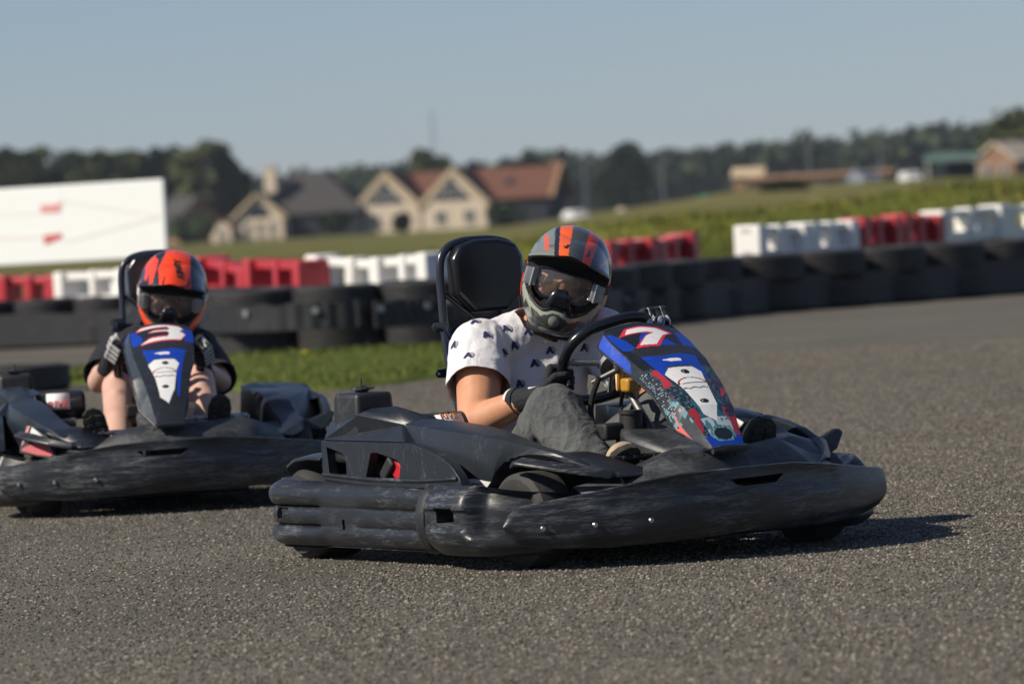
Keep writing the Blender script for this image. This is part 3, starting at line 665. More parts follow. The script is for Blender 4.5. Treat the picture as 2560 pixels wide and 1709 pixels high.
def stack(p, R_, w_, n, label, group):
    t = thing('tyre_stack', label, 'tyre stack', (p[0], p[1], 0), random.uniform(0, 6), group)
    base = None
    for k in range(n):
        if base is None and (R_, w_) in TY: o = TY[(R_, w_)].copy(); COL.objects.link(o)
        elif (R_, w_) not in TY: o = tyre_mesh('tyre', R_, w_); TY[(R_, w_)] = o
        else: o = TY[(R_, w_)].copy(); COL.objects.link(o)
        base = o; o.parent = t; o.location = (random.gauss(0, .012), random.gauss(0, .012), w_ * (k + .5)); o.rotation_euler = (random.gauss(0, .015), random.gauss(0, .015), random.uniform(0, 6))
TY = {}
def along(pts, step):
    out = []; d0 = 0
    for a, b_ in zip(pts, pts[1:]):
        a = Vector(a); b_ = Vector(b_); L = (b_ - a).length; s = d0
        while s < L: out.append(a.lerp(b_, s / L)); s += step
        d0 = s - L
    return out
def belt(pts, off, z0, z1, label, group):
    v = [Vector((*p, 0)) for p in pts]; q = spline(v, 8); rings = []
    for i, p in enumerate(q):
        t = (q[min(i + 1, len(q) - 1)] - q[max(i - 1, 0)]).normalized(); n = Vector((t.y, -t.x, 0)); n = n if n.y < 0 else -n
        o = p + n * (off + .012 * math.sin(i * 1.7)); zz = z1 + .012 * math.sin(i * .9)
        rings.append([o + Vector((0, 0, z0)), o + n * .012 + Vector((0, 0, z0)), o + n * .012 + Vector((0, 0, zz)), o + Vector((0, 0, zz))])
    t = thing('rubber_belt', label, 'rubber belt', tuple(q[0])); t.location = (0, 0, 0); t['group'] = group
    b = MB(); b.loft(rings); b.build('belt', M['belt'], t, angle=50)
    for i in range(3, len(q) - 1, 16):
        tt = (q[i + 1] - q[i - 1]).normalized(); n = Vector((tt.y, -tt.x, 0)); n = n if n.y < 0 else -n
        c_ = q[i] + n * (off + .022)
        for zf in (.72,):
            m_ = MB(); m_.rod(c_ + Vector((0, 0, lerp(z0, z1, zf))), c_ + n * .02 + Vector((0, 0, lerp(z0, z1, zf))), .028, 12); m_.build('bolt', M['grey'], t)
lineA = [(-7.0, 52.2), (-4.7, 51.2), (-3.3, 50.4)]; lineB = [(-3.0, 46.6), (-2.0, 42.2), (-.75, 41.9), (-.1, 43.2)]; lineC = [(.15, 44.0), (1.55, 47.7), (4.9, 50.9), (7.5, 53.0)]
ORD = ['first', 'second', 'third', 'fourth', 'fifth', 'sixth', 'seventh', 'eighth', 'ninth', 'tenth', 'eleventh', 'twelfth', 'thirteenth', 'fourteenth', 'fifteenth', 'sixteenth', 'seventeenth', 'eighteenth']
for nm, ln, R_, w_, n, st_ in (('far left wall', lineA, .34, .235, 2, .70), ('near wall behind kart 3', lineB, .36, .275, 2, .74), ('long wall at right', lineC, .40, .268, 2, .84)):
    for i, p in enumerate(along(ln, st_)): stack(p, R_, w_, n, '%s stack of two tyres, counted from the left in the %s' % (ORD[i], nm), 'tyre stacks of the track barrier')
belt(lineA, .345, .03, .33, 'black rubber belt bolted along the far left tyre wall', 'rubber belts on the tyre walls')
lb_pts = spline([Vector((*p, 0)) for p in lineB], 8); cutp = [0, 7, 13, 16, 19, 24]
for i, w_ in enumerate(('at its far left end', 'left of its corner', 'at its corner', 'behind the rear driver', 'next to the tall seat')):
    seg = [(p.x, p.y) for p in lb_pts[cutp[i]:cutp[i + 1] + 1]]; seg[-1] = tuple(lerp(a, b_, .93) for a, b_ in zip(seg[-2], seg[-1]))
    belt(seg, .37, .20 + .02 * (i % 2), .44 - .015 * (i % 3), 'black rubber belt on the near tyre wall, ' + w_, 'rubber belts on the tyre walls')
belt(lineC, .405, .02, .33, 'long black rubber belt bolted along the tyre wall at right', 'rubber belts on the tyre walls')
lt = tyre_mesh('loose_tyre', .33, .19); lt.location = (*[at(58, 950, 36.2)[i] for i in (0, 1)], .096); tag(lt, 'single black tyre lying flat on the track at the left edge', 'tyre')
M['redb'] = scuffed('red_barrier_plastic', (.42, .03, .04), (.55, .22, .2), rough=(.35, .6), amt=(.6, .8), stretch=(3, 3, 3)); M['whiteb'] = scuffed('white_barrier_plastic', (.74, .73, .69), (.45, .44, .40), rough=(.35, .6), amt=(.58, .8), stretch=(3, 3, 3))
def barrier_mb(L):
    b = MB(); h = L / 2
    b.loft([[Vector((x * h, y * w_, z)) for x, y in ((-1, -1), (1, -1), (1, 1), (-1, 1))] for w_, z in ((.20, 0), (.20, .12), (.13, .30), (.12, .50))])
    b.box((0, 0, .785), (L, .16, .075)); b.box((0, 0, .55), (L, .15, .1))
    for x, ww, dd in ((-h + .08, .16, .30), (h - .08, .16, .30), (0, .10, .22)): b.box((x, 0, .42), (ww, dd, .84))
    b.box((h * .5, .02, .66), (L * .16, .10, .18)); return b
BP = {}
def barrier(p, rz, color, label, L=1.05, tilt=0):
    if (color, L) in BP: o = BP[(color, L)].copy(); COL.objects.link(o)
    else: o = barrier_mb(L).build('plastic_barrier', M['redb' if color == 'red' else 'whiteb'], None, bevel=.018); BP[(color, L)] = o
    o.location = p; o.rotation_euler = (0, tilt, rz)
    tag(o, label, 'barrier', 'red and white plastic barriers')
def by_px(px0, px1, y0, y1, color, labels, ztop=None, mess=1.0):
    n = len(labels); a = Vector((xat(px0, y0), y0, 0)); b_ = Vector((xat(px1, y1), y1, 0)); L = (b_ - a).length / n
    rz = math.atan2((b_ - a).y, (b_ - a).x)
    for i, lb_ in enumerate(labels):
        p = a.lerp(b_, (i + .5) / n); o = barrier((p.x, p.y, (ztop or .84) - .84), rz + random.gauss(0, .05 * mess), color, lb_, round(max(L - .03, .3), 3), random.gauss(0, .03 * mess))
by_px(-180, 158, 52.6, 51.8, 'red', ['red plastic barrier cut off by the left edge of the frame', 'red plastic barrier left of the white one behind the rear driver'], .70)
by_px(163, 330, 51.7, 50.5, 'white', ['white plastic barrier left of the orange helmet'], .72)
by_px(385, 778, 48.5, 44.2, 'red', ['faded red plastic barrier just behind the orange helmet', 'red plastic barrier at the left of the red run behind the rear driver', 'red plastic barrier next to the white run, nearest its end'], .76)
by_px(800, 1104, 44.6, 42.9, 'white', ['dented white plastic barrier beside the last red one behind the karts', 'white plastic barrier left of the tall black seat'], .75, 3.4)
by_px(1490, 1722, 48.3, 50.0, 'red', ['red plastic barrier half hidden by the grey helmet', 'red plastic barrier standing alone right of the grey helmet'], .74)
by_px(1862, 2116, 50.6, 52.3, 'white', ['white plastic barrier at the left end of the right hand run', 'second white plastic barrier from the left in the right hand run'], .79)
by_px(2120, 2324, 52.3, 53.9, 'red', ['red plastic barrier between two white ones in the right hand run, its left half', 'red plastic barrier in the right hand run, just left of the last white ones'], .80)
by_px(2324, 2660, 53.9, 55.9, 'white', ['white plastic barrier right of the red pair in the right hand run', 'white plastic barrier cut off by the right edge of the frame'], .84)
# ------------------------------------------------------------------- karts
def fair_f(l): return .968 - .56 * l * l             # plan curve of the front fairing
ZT = [(0, .266), (.2, .262), (.33, .247), (.47, .226), (.58, .210), (.63, .204), (.648, .198), (.655, .190)]
ZB = [(0, .075), (.2, .068), (.4, .066), (.5, .072), (.58, .080), (.63, .089), (.648, .094), (.655, .101)]
def plan_n(l):             # outward normal of the fairing in plan (f, l)
    d = Vector((1, 1.12 * l)); d.normalize(); return d
def fairing():
    mb = MB(); rings = []
    ls = [(-.655 + 1.31 * i / 96) for i in range(97)]
    for l in ls:
        a = abs(l); zt, zb = interp(ZT, a), interp(ZB, a); n = plan_n(l); f0 = fair_f(l); pts = []
        if l < -.60:            # the tapered side ends in a rounded tip
            q = min(1, (-.60 - l) / .055); hh = (zt - zb) / 2 * math.sqrt(max(.04, 1 - q * q)); zm = (zt + zb) / 2; zt, zb = zm + hh, zm - hh
        h = zt - zb; tk = .045 * sstep(.668, .60, a) + .022
        def P(d, z): return K(f0 + n.x * d, l + n.y * d, z)
        sec = [(-tk, zt - .022), (-tk * .75, zt - .004), (-.006, zt), (-.0005, zt - .003)]
        zl = lerp(zb, zt, .66); rec = .007 * sstep(-.40, -.36, l) * sstep(-.02, -.16, l) + .007 * sstep(.40, .36, l) * sstep(.02, .16, l)
        for k in range(1, 12):
            t = k / 12; z = lerp(zt - .006, zb + .010, t); bul = .005 * math.sin(PI * t)
            sc = -rec * sstep(zl - .006, zl + .002, z) * sstep(zt - .002, zt - .018, z)
            low = -.010 * sstep(.86, 1.0, t)
            sec.append((bul + sc + low, z))
        sec += [(-.016, zb + .002), (-.03, zb), (-tk, zb + .012)]
        rings.append([P(d, z) for d, z in sec])
    mb.loft(rings); return mb
def ribs(z):               # three rolls, the middle one slimmer and set back
    for a, b, o in ((.040, .109, .85), (.112, .168, .62), (.171, .252, 1.0)):
        if a <= z <= b: return o * (math.sin(PI * (z - a) / (b - a))) ** .30
    return 0.0
def wrap_bumper():
    left = [(.30, -.655), (.10, -.668), (-.12, -.672), (-.30, -.675), (-.45, -.682), (-.60, -.695), (-.72, -.69), (-.80, -.645), (-.845, -.55), (-.86, -.38)]
    ctl = [Vector((f, l, 0)) for f, l in left] + [Vector((f, -l, 0)) for f, l in left[::-1]]
    path = spline(ctl, 10); mb = MB(); rings = []; m = len(path)
    for i, p in enumerate(path):
        a = path[max(i - 1, 0)]; b = path[min(i + 1, m - 1)]; t = (b - a).normalized(); n = Vector((t.y, -t.x, 0))
        c = Vector((-.1, 0, 0)); n = n if n.dot(p - c) > 0 else -n
        f = p.x; strong = sstep(-.40, -.46, f); weak = sstep(-.22, -.10, f); endc = sstep(.30, .25, f)
        amp = .030 * strong + .011 * weak * (1 - strong) + .003
        z0, z1 = lerp(.048, .043, strong), .247
        sec = []
        for k in range(49):
            z = lerp(z0, z1, k / 48); r_ = ribs(z)
            edge = .03 * (abs(2 * k / 48 - 1)) ** 6
            out = -.016 + amp * (r_ - 1) - edge + .01 * strong
            # upper rib sweeps in between the corner and the side
            sec.append((out, z))
        sec += [(-.05, z1 + .004), (-.085, z1 - .004), (-.095, z1 - .03), (-.095, z0 + .03), (-.07, z0 + .002), (-.045, z0 - .003)]
        rings.append([K(p.x + n.x * d, p.y + n.y * d, z) for d, z in sec])
    mb.loft(rings); return mb
def corner_bumper():       # bulb at the front corner, the fairing nests in its outer face
    ctl = [(.262, -.655), (.29, -.682), (.38, -.712), (.50, -.716), (.60, -.690), (.69, -.62), (.77, -.50), (.83, -.36)]
    path = spline([Vector((f, l, 0)) for f, l in ctl], 10); mb = MB(); rings = []; m = len(path)
    for i, p in enumerate(path):
        a = path[max(i - 1, 0)]; b = path[min(i + 1, m - 1)]; t = (b - a).normalized(); n = Vector((-t.y, t.x, 0)); n = n if n.y < 0 else -n
        u = i / (m - 1); nest = sstep(.50, .60, u); end = sstep(0, .06, u)
        zt = lerp(.17, lerp(.252, .222, sstep(.5, .9, u)), end); zb = lerp(.085, .046, end) + .03 * sstep(.8, 1, u)
        sec = []
        for k in range(25):
            q = k / 24; z = lerp(zb, zt, q); e = 1 - (abs(2 * q - 1)) ** 3.5
            d = -.05 + .05 * e
            d -= .012 * sstep(.36, .42, q) * sstep(.68, .62, q) * (1 - nest) * sstep(.1, .2, u)
            d -= nest * .052 * sstep(.26, .36, q) * sstep(1.02, .90, q)      # recess for the fairing
            d += nest * .012 * sstep(.30, .10, q)
            sec.append((d, z))
        sec += [(-.07, zt - .004), (-.10, zt - .03), (-.10, zb + .03), (-.07, zb + .002)]
        rings.append([K(p.x + n.x * d, p.y + n.y * d, z) for d, z in sec])
    mb.loft(rings); return mb
# the nose panel: stations along its length (f, half width, z of its edges, crown)
NP = [(.432, .108, .668, .016), (.445, .127, .659, .020), (.50, .131, .630, .020), (.61, .124, .571, .018), (.735, .099, .498, .014), (.815, .081, .436, .010), (.912, .054, .325, .005)]
def np_top(u, s):          # u across -1..1, s along 0..1
    x = s * (len(NP) - 1); i = min(int(x), len(NP) - 2); t = x - i
    f, w, z, c = (lerp(a, b, t) for a, b in zip(NP[i], NP[i + 1]))
    return (f, w * u, z + c * (1 - u * u))
SK = [(.432, .122, .650), (.445, .150, .620), (.52, .155, .588), (.63, .150, .538), (.721, .138, .484), (.815, .118, .375), (.905, .062, .318)]
def vt(p): return K(*p)
G_BLK, G_BLU, G_WHT, G_RED, G_NVY = (.012, .013, .017), (.006, .045, .36), (.75, .75, .73), (.62, .03, .05), (.008, .012, .03)
G_TEAL, G_DARKT, G_CORAL, G_GREY = (.10, .30, .36), (.012, .035, .05), (.72, .13, .11), (.05, .055, .06)
def P_top(polys):          # first matching polygon wins
    def f(u, s):
        for pl, c in polys:
            if inpoly(u, s, pl): return c
    return f
SEVEN_W = [(-.43, .205), (-.05, .192), (.33, .215), (.56, .29), (-.05, .405), (-.47, .395), (.17, .288), (-.01, .268), (-.57, .268)]
SEVEN_R = [(-.47, .185), (-.03, .174), (.41, .198), (.66, .285), (-.02, .42), (-.64, .41), (.06, .305), (-.07, .284), (-.76, .284)]
def three(inset):          # slanted numeral three in panel coordinates
    k = inset
    return [(-.66 + k * 3, .17 + k), (-.1, .15 + k), (.62 - k, .175 + k), (.74 - k * 2, .23), (.60 - k, .275), (.78 - k * 2, .33), (.62 - k, .40 - k), (-.1, .415 - k), (-.72 + k * 3, .43 - k), (-.35 + k, .365 + k),
            (.22 - k, .355 + k), (.28 - k, .325), (.2 - k, .302 - k), (-.42 + k * 2, .312 - k), (-.2 + k, .262 + k), (.26 - k, .255 + k), (.3 - k, .232), (.22 - k, .212 - k), (-.82 + k * 4, .235 - k)]
SHIELD = [(-.36, .572), (.37, .572), (.54, .602), (.45, .655), (.36, .83), (.02, .905), (-.42, .87), (-.47, .725), (-.62, .602)]
LOGO = [(-.34, .521), (-.12, .517), (.0, .514), (.22, .518), (.2, .534), (-.1, .536), (-.2, .528)]
COMMON = [(LOGO, G_WHT), ([(-.67, .405), (-.03, .42), (.85, .405), (.77, .465), (-.23, .5), (-.77, .468), (-.83, .425)], (.022, .022, .023))]
def emb(u, s):             # raised oval mark and its line on the white shield, with two fixing screws
    if abs(u + .02) < .17 and abs(((u - .03) / .13) ** 2 + ((s - .602) / .0135) ** 2) <= 1: return (.04, .04, .045)
    if ((u + .07) / .17) ** 2 + ((s - .805) / .0155) ** 2 <= 1: return (.04, .04, .045)
    e = ((u + .04) / .48) ** 2 + ((s - .672) / .034) ** 2
    if .80 < e < 1.08 and s < .674: return (.30, .02, .035) if u < -.2 or u > .32 else (.05, .02, .025)
    if abs(s - .672) < .0035 and -.40 < u < .42: return (.10, .10, .11)
    if abs(s - .708 - .004 * math.sin(u * 19)) < .0038 and abs(u + .05) < .44: return (.08, .08, .09)
def paint7(u, s):
    for pl, c in ((SEVEN_W, G_WHT), (SEVEN_R, G_RED)):
        if inpoly(u, s, pl): return c
    for pl, c in COMMON:
        if inpoly(u, s, pl): return c
    if inpoly(u, s, SHIELD): return emb(u, s) or G_WHT
    if inpoly(u, s, [(-.70, .56), (-.42, .545), (.4, .545), (.66, .595), (.55, .67), (.45, .85), (.02, .935), (-.5, .885), (-.56, .72)]) and s > .6: pass
    for pl, c in (([(-.97, .18), (-.85, .218), (-.66, .36), (-.62, .405), (-.80, .415), (-.95, .40), (-.98, .25)], G_BLU), ([(-.11, .28), (.07, .31), (-.49, .4)], G_BLU),
                  ([(.31, .365), (.55, .42), (-.05, .415)], G_BLU), ([(.79, .24), (1.0, .26), (1.0, .42), (.85, .41), (.61, .43)], G_BLU),
                  ([(-.73, .47), (.73, .485), (.62, .66), (.49, .60), (.37, .56), (-.33, .56), (-.6, .60), (-.68, .61)], G_BLU)):
        if inpoly(u, s, pl): return c
    if s > .55:
        if s > .985: return G_BLU
        e = ((u - .03) / .62) ** 2 + ((s - .955) / .032) ** 2
        if e < .62: return (.012, .02, .028)
        du, ds = (u * 24) % 1 - .5, (s * 96) % 1 - .5; dot = du * du + ds * ds
        h = noise.cell(Vector((math.floor(u * 24) + .5, math.floor(s * 96) + .5, 3))); g = noise.noise(Vector((u * 3.2, s * 16, 5))); q = noise.noise(Vector((u * 5, s * 30, 11)))
        if e < 1.2: return (.16, .34, .38) if h > -.2 else (.02, .08, .11)
        if s > .955 and abs(u) > .35: return G_BLU
        if s > .885 and abs(u) < .66: return (.42, .48, .49) if q > -.12 else (.05, .18, .23)
        if s > .84 and abs(u) > .5 and g > .02: return (.36, .03, .045)
        if (u > .66 and .60 < s < .88) or (u < -.62 and .55 < s < .72):
            if g > .27: return (.40, .035, .05)
            if g < -.25: return (.05, .02, .045)
        if abs(u) < .60 and s > .80: return (.02, .12, .16) if q > .05 else (.006, .05, .08)
        if dot < .05 + .10 * max(h, 0) and h > -.15: return (.13, .20, .245)
        return (.010, .026, .040)
    return G_BLK
def paint3(u, s):
    for pl, c in ((three(.012), G_WHT), (three(0), G_RED)):
        if inpoly(u, s, pl): return c
    for pl, c in COMMON:
        if inpoly(u, s, pl): return c
    if inpoly(u, s, SHIELD): return emb(u, s) or G_WHT
    for pl, c in (([(-.97, .2), (-.78, .25), (-.60, .36), (-.62, .42), (-.95, .42)], G_BLU), ([(.70, .2), (1.0, .22), (1.0, .40), (.72, .40)], G_BLU), ([(-.68, .47), (.74, .485), (.66, .62), (.62, .86), (.50, .87), (.45, .655), (.54, .60), (.37, .565), (-.36, .565), (-.60, .60)], G_BLU)):
        if inpoly(u, s, pl): return c
    return (.016, .019, .023)
def skirt7(v, s, sd):
    if sd < 0:
        if inpoly(v, s, [(.05, .14), (.13, .47), (.95, .505), (1.02, .14)]): return ((.01, .055, .42) if (v - .52) ** 2 * .30 + (s - .19) ** 2 > .00016 else (.02, .02, .02))
        if inpoly(v, s, [(.52, .775), (.70, .855), (1.05, .96), (1.05, .86), (.966, .825), (.80, .845)]): return G_CORAL
        if s < .5: return (.02, .022, .026)
        if .55 < s < .80 and abs(v - .45 - (s - .66) * 1.3) < .36 and noise.cell(Vector((math.floor(v * 9) + .5, math.floor(s * 80) + .5, 3))) > .0 and ((v * 9) % 1 - .5) ** 2 + ((s * 80) % 1 - .5) ** 2 < .11: return (.30, .38, .41)
        if .72 < s < .9 and noise.cell(Vector((v * 7 + 50, s * 60 + 10, 8))) > .5: return (.10, .28, .32)
        return (.03, .036, .042)
    return (.012, .014, .018) if s > .25 else G_BLU
def skirt3(v, s, sd): return (.03, .04, .05) if s > .2 else (.01, .05, .36)
def nose_panel(parent, num):
    nu, ns = 160, 320; mb = MB(); cols = []
    pf = paint7 if num == 7 else paint3; sf = skirt7 if num == 7 else skirt3
    mb.loft([[vt(np_top(-1 + 2 * i / nu, j / ns)) for i in range(nu + 1)] for j in range(ns + 1)], False, False)
    for j in range(ns):
        for i in range(nu): cols.append(pf(-1 + 2 * (i + .5) / nu, (j + .5) / ns))
    def sk(v, s, sd):
        x = s * 6; i = min(int(x), 5); t = x - i
        f, w, z, c = (lerp(a, b, t) for a, b in zip(NP[i], NP[i + 1])); g, w2, z2 = (lerp(a, b, t) for a, b in zip(SK[i], SK[i + 1]))
        w2 = w2 if sd < 0 else w - .004
        return vt((lerp(f, g, v), sd * lerp(w, w2, v), lerp(z, z2, v)))
    nv = 48
    for sd in (-1, 1):
        mb.loft([[sk(i / nv, j / ns, sd) for i in range(nv + 1)] for j in range(ns + 1)], False, False)
        for j in range(ns):
            for i in range(nv): cols.append(sf((i + .5) / nv, (j + .5) / ns, sd))
    o = mb.build('nose_panel', M['print'], parent, angle=24, fix=False)
    at_ = o.data.color_attributes.new('paint', 'FLOAT_COLOR', 'CORNER'); buf = []
    for p, c in zip(o.data.polygons, cols):
        for _ in p.loop_indices: buf += [*c, 1.0]
    at_.data.foreach_set('color', buf)
    b = MB()                                   # rounded back shell and lower lip
    f0 = [vt((a[0] - .012, a[1] * 1.02 * q, a[2] - .012 + a[3] * (1 - q * q))) for a in NP[:1] for q in (-1, -.6, -.2, .2, .6, 1)]
    b.tube([vt((NP[0][0] - .004, NP[0][1] * q * 1.02, NP[0][2] - .006 + NP[0][3] * (1 - q * q))) for q in [-1 + .2 * k for k in range(11)]], .009, 8)
    b.tube([vt((.914, -.056, .316)), vt((.917, 0, .318)), vt((.914, .056, .316))], .012, 8)
    b.tube([vt((g, -w2, z2)) for g, w2, z2 in SK], .004, 6); b.tube([vt((g, q[1] - .004, z2)) for (g, w2, z2), q in zip(SK, NP)], .004, 6)
    b.build('panel_rim', M['black'], o)
    for (u, s) in ((.03, .602), (-.07, .805)):
        c = MB(); p = Vector(vt(np_top(u, s))); c.lathe([(0, .004), (.006, .0035), (.009, 0), (.009, -.003)], Matrix.Translation(p) @ Matrix.Rotation(R(40), 4, 'X'), 14); c.build('screw', M['black2'], o)
    return o
# left hand (driver's right) engine pod, from the measured corners
def pod_side(parent, left=True, num=7):
    s = 1 if left else -1
    def Q(f, l, z): return K(f, l * s, z)
    A = dict(R0=(-.44, -.632, .252), R1=(-.44, -.624, .371), R2=(-.44, -.600, .425), R3=(-.44, -.54, .448), R4=(-.44, -.48, .45),
             c1=(-.215, -.622, .452), c2=(.004, -.578, .420), cor=(.085, -.610, .372),
             h1=(-.195, -.582, .468), h2=(-.13, -.53, .471), h3=(.03, -.505, .430),
             ra=(.215, -.575, .405), rb=(.42, -.54, .385), rc=(.57, -.495, .360), rd=(.70, -.44, .325), re=(.80, -.38, .280), tip=(.85, -.33, .262),
             ia=(.06, -.495, .432), ib=(.28, -.445, .409), ic=(.42, -.415, .378), id=(.51, -.38, .345), ie=(.67, -.33, .307), if_=(.76, -.30, .285), hm=(-.12, -.45, .44), fl=(-.02, -.46, .20), fr=(-.44, -.46, .20))
    if not left:           # the other side is lower, with a slim fender and an inner hump beside the seat
        A.update(c1=(-.33, -.545, .418), c2=(.004, -.578, .395), R2=(-.44, -.60, .405), R3=(-.44, -.47, .412), R4=(-.44, -.34, .415), h1=(-.36, -.42, .425), h2=(-.20, -.38, .432), h3=(-.06, -.45, .405),
                 ra=(.194, -.525, .388), rb=(.34, -.485, .372), rc=(.45, -.50, .325), rd=(.56, -.515, .300), re=(.66, -.50, .275), tip=(.74, -.45, .255),
                 ia=(-.10, -.33, .418), ib=(.184, -.37, .405), ic=(.30, -.385, .385), id=(.40, -.41, .342), ie=(.52, -.43, .305), if_=(.62, -.43, .28), hm=(-.20, -.32, .418), fl=(-.10, -.32, .20), fr=(-.44, -.32, .20))
    V = {k: Q(*v) for k, v in A.items()}
    mb = MB(); F = lambda *ks: mb.poly([V[k] if isinstance(k, str) else Q(*k) for k in ks])
    F('c1', 'c2', 'h3', 'h2', 'h1'); F('R2', 'c1', 'h1', 'R4', 'R3'); V.update({k: Q(*A[k]) for k in A}); F('h2', 'h3', 'ia', 'hm'); F('h3', 'c2', 'ia'); F('R0', 'R1', 'R2', 'R3', 'R4', 'fr')
    F('R4', 'h1', 'h2', 'hm'); F('hm', 'ia', 'fl', 'fr', 'R4')
    rdg = [A[k] for k in ('c2', 'ra', 'rb', 'rc', 'rd', 're', 'tip')]; inn = [A[k] for k in ('ia', 'ib', 'ic', 'id', 'ie', 'if_', 'tip')]
    lo_ = [(.05, -.625, .245), (.27, -.618, .238), (.425, -.588, .268), (.52, -.553, .314), (.63, -.505, .324), (.74, -.43, .295), (.85, -.335, .256)]
    lop = [(.05, -.625, .245), (.20, -.610, .240), (.32, -.578, .236), (.405, -.548, .232), (.435, -.535, .238), (.452, -.528, .272), (.50, -.52, .305), (.57, -.505, .325), (.66, -.475, .327), (.75, -.42, .297), (.85, -.335, .256)]
    S_ = lambda t: spline([Vector(p) for p in t], 10)
    rs, is_ = S_(rdg), S_(inn); m_ = len(rs); lp = S_(lop); ls_ = [lp[round(i * (len(lp) - 1) / (m_ - 1))] for i in range(m_)]
    grid = []
    for r_, i_, l_ in zip(rs, is_, ls_):
        crown = r_.lerp(i_, .5) + Vector((0, 0, .006)); mid = r_.lerp(l_, .45) + Vector((0, -.006, .0))
        if not left: l_ = Vector((l_.x, max(l_.y, -.62), min(l_.z, r_.z - .012)))
        grid.append([Q(l_.x, l_.y + .16 * sstep(.40, .46, l_.x), l_.z - .006), Q(*l_), Q(*mid), Q(*r_), Q(r_.x, r_.y + .004, r_.z + .002), Q(*crown), Q(*i_), Q(i_.x, i_.y + .012, i_.z - .02), Q(i_.x, i_.y + .02, max(.13, i_.z - .16))])
    mb.loft(grid, False, False)
    o = mb.build('side_pod', M['pod'], parent, smooth=True, angle=30, weld=.0005)
    md = o.modifiers.new('t', 'SOLIDIFY'); md.thickness = .006; md.offset = -1
    # crest facet and the raised engine cover with its two openings
    mc = MB(); oq = [A['R1'], (.10, -.630, .371), A['c2'], A['c1'], A['R2']]
    mc.loft([[Q(f, l - .004, z) for f, l, z in oq], [Q(f, l + .07, z - .012) for f, l, z in oq]]); oc = mc.build('cover_crest', M['pod'], o, smooth=False, bevel=.006, bseg=3)
    mp = MB(); outl = [(-.438, .252), (-.438, .370), (.13, .369), (.24, .352), (.33, .331), (.395, .305), (.44, .27), (.452, .246), (.2, .236), (-.1, .237), (-.3, .244)]
    mp.extrude(outl, lambda a, b, d: Q(a, -.638 + d + .012 * sstep(.26, .37, b) * 0, b), .03); op = mp.build('engine_cover', M['pod'], o, smooth=False)
    if left:
        c = MB(); c.extrude([(-.405, .352), (-.30, .334), (-.278, .312), (-.278, .268), (-.395, .268)], lambda a, b, d: Q(a, -.70 + d, b), .15)
        c.extrude([(-.112, .336), (-.075, .338), (.055, .318), (.075, .300), (.062, .262), (-.155, .258)], lambda a, b, d: Q(a, -.70 + d, b), .15); cut(op, c)
    bv = op.modifiers.new('b', 'BEVEL'); bv.width = .0075; bv.segments = 3; bv.limit_method = 'ANGLE'; bv.angle_limit = R(40)
    tr = MB(); tr.tube([Q(a, -.640, b) for a, b in ((-.43, .268), (-.15, .258), (.2, .258), (.43, .268))], .006, 8); tr.build('cover_seam', M['black'], o)
    # mudguard blades ahead of and behind the pod
    if left:
        bl = MB(); pts = [(.60, -.545, .306, .012), (.66, -.545, .318, .03), (.74, -.50, .305, .034), (.82, -.43, .285, .026), (.86, -.36, .268, .012)]
        bl.loft([[Q(f, l - w_, z - .014), Q(f, l - w_, z - .004), Q(f, l, z + .010), Q(f, l + w_, z), Q(f, l + w_, z - .01), Q(f, l, z - .006)] for f, l, z, w_ in pts]); bl.build('front_mudguard', M['black'], parent, bevel=.003)
    else:
        bl = MB(); bl.extrude([(.485, .292), (.50, .262), (.585, .262), (.605, .272), (.638, .318), (.628, .330), (.61, .330), (.55, .305)], lambda a, b, d: K(.535 - (b - .26) * .35 + d, a, b), .022); bl.build('front_mudguard', M['pod'], parent, smooth=False, bevel=.006)
    bl = MB(); pts = [(-.44, -.575, .318, .07), (-.52, -.575, .320, .072), (-.62, -.575, .312, .07), (-.70, -.57, .290, .06), (-.755, -.565, .268, .03)]
    bl.loft([[Q(f, l - w_, z - .010), Q(f, l - w_, z), Q(f, l, z + .012), Q(f, l + w_, z), Q(f, l + w_, z - .01), Q(f, l, z - .002)] for f, l, z, w_ in pts]); bl.build('rear_mudguard', M['black'], parent, bevel=.003)
    return o
def printed(parent, name, pts, mats=None, m=None, t=.0016):
    b = MB(); n = (Vector(pts[1]) - Vector(pts[0])).cross(Vector(pts[2]) - Vector(pts[0])).normalized()
    if n.z < 0 and abs(n.z) > .2: n = -n
    a = [Vector(p) + n * .004 for p in pts]; k = len(a); q = [p + n * t for p in a]
    b.add(a + q, [list(range(k))[::-1], [k + i for i in range(k)]] + [(i, (i + 1) % k, k + (i + 1) % k, k + i) for i in range(k)])
    return b.build(name, m or M['white'], parent, smooth=False)
def wheel(parent, name, f, l, r, w_, steer=0):
    Mx = Matrix.Translation(K(f, l, r)) @ Matrix.Rotation(steer, 4, 'Z') @ Matrix.Rotation(R(90), 4, 'Y'); k = w_ / 2
    b = MB(); b.lathe([(r * .52, -k * .9), (r * .6, -k), (r * .86, -k * 1.02), (r * .97, -k * .82), (r, -k * .45), (r * 1.003, 0), (r, k * .45), (r * .97, k * .82), (r * .86, k * 1.02), (r * .6, k), (r * .52, k * .9)], Mx, 40, True)
    o = b.build(name, M['tyre'], parent)
    b = MB(); b.lathe([(.0, -k * .2), (r * .2, -k * .25), (r * .45, -k * .8), (r * .53, -k * .92), (r * .53, k * .92), (r * .45, k * .8), (r * .2, k * .25), (0, k * .2)], Mx, 28); b.build('rim', M['grey'], o)
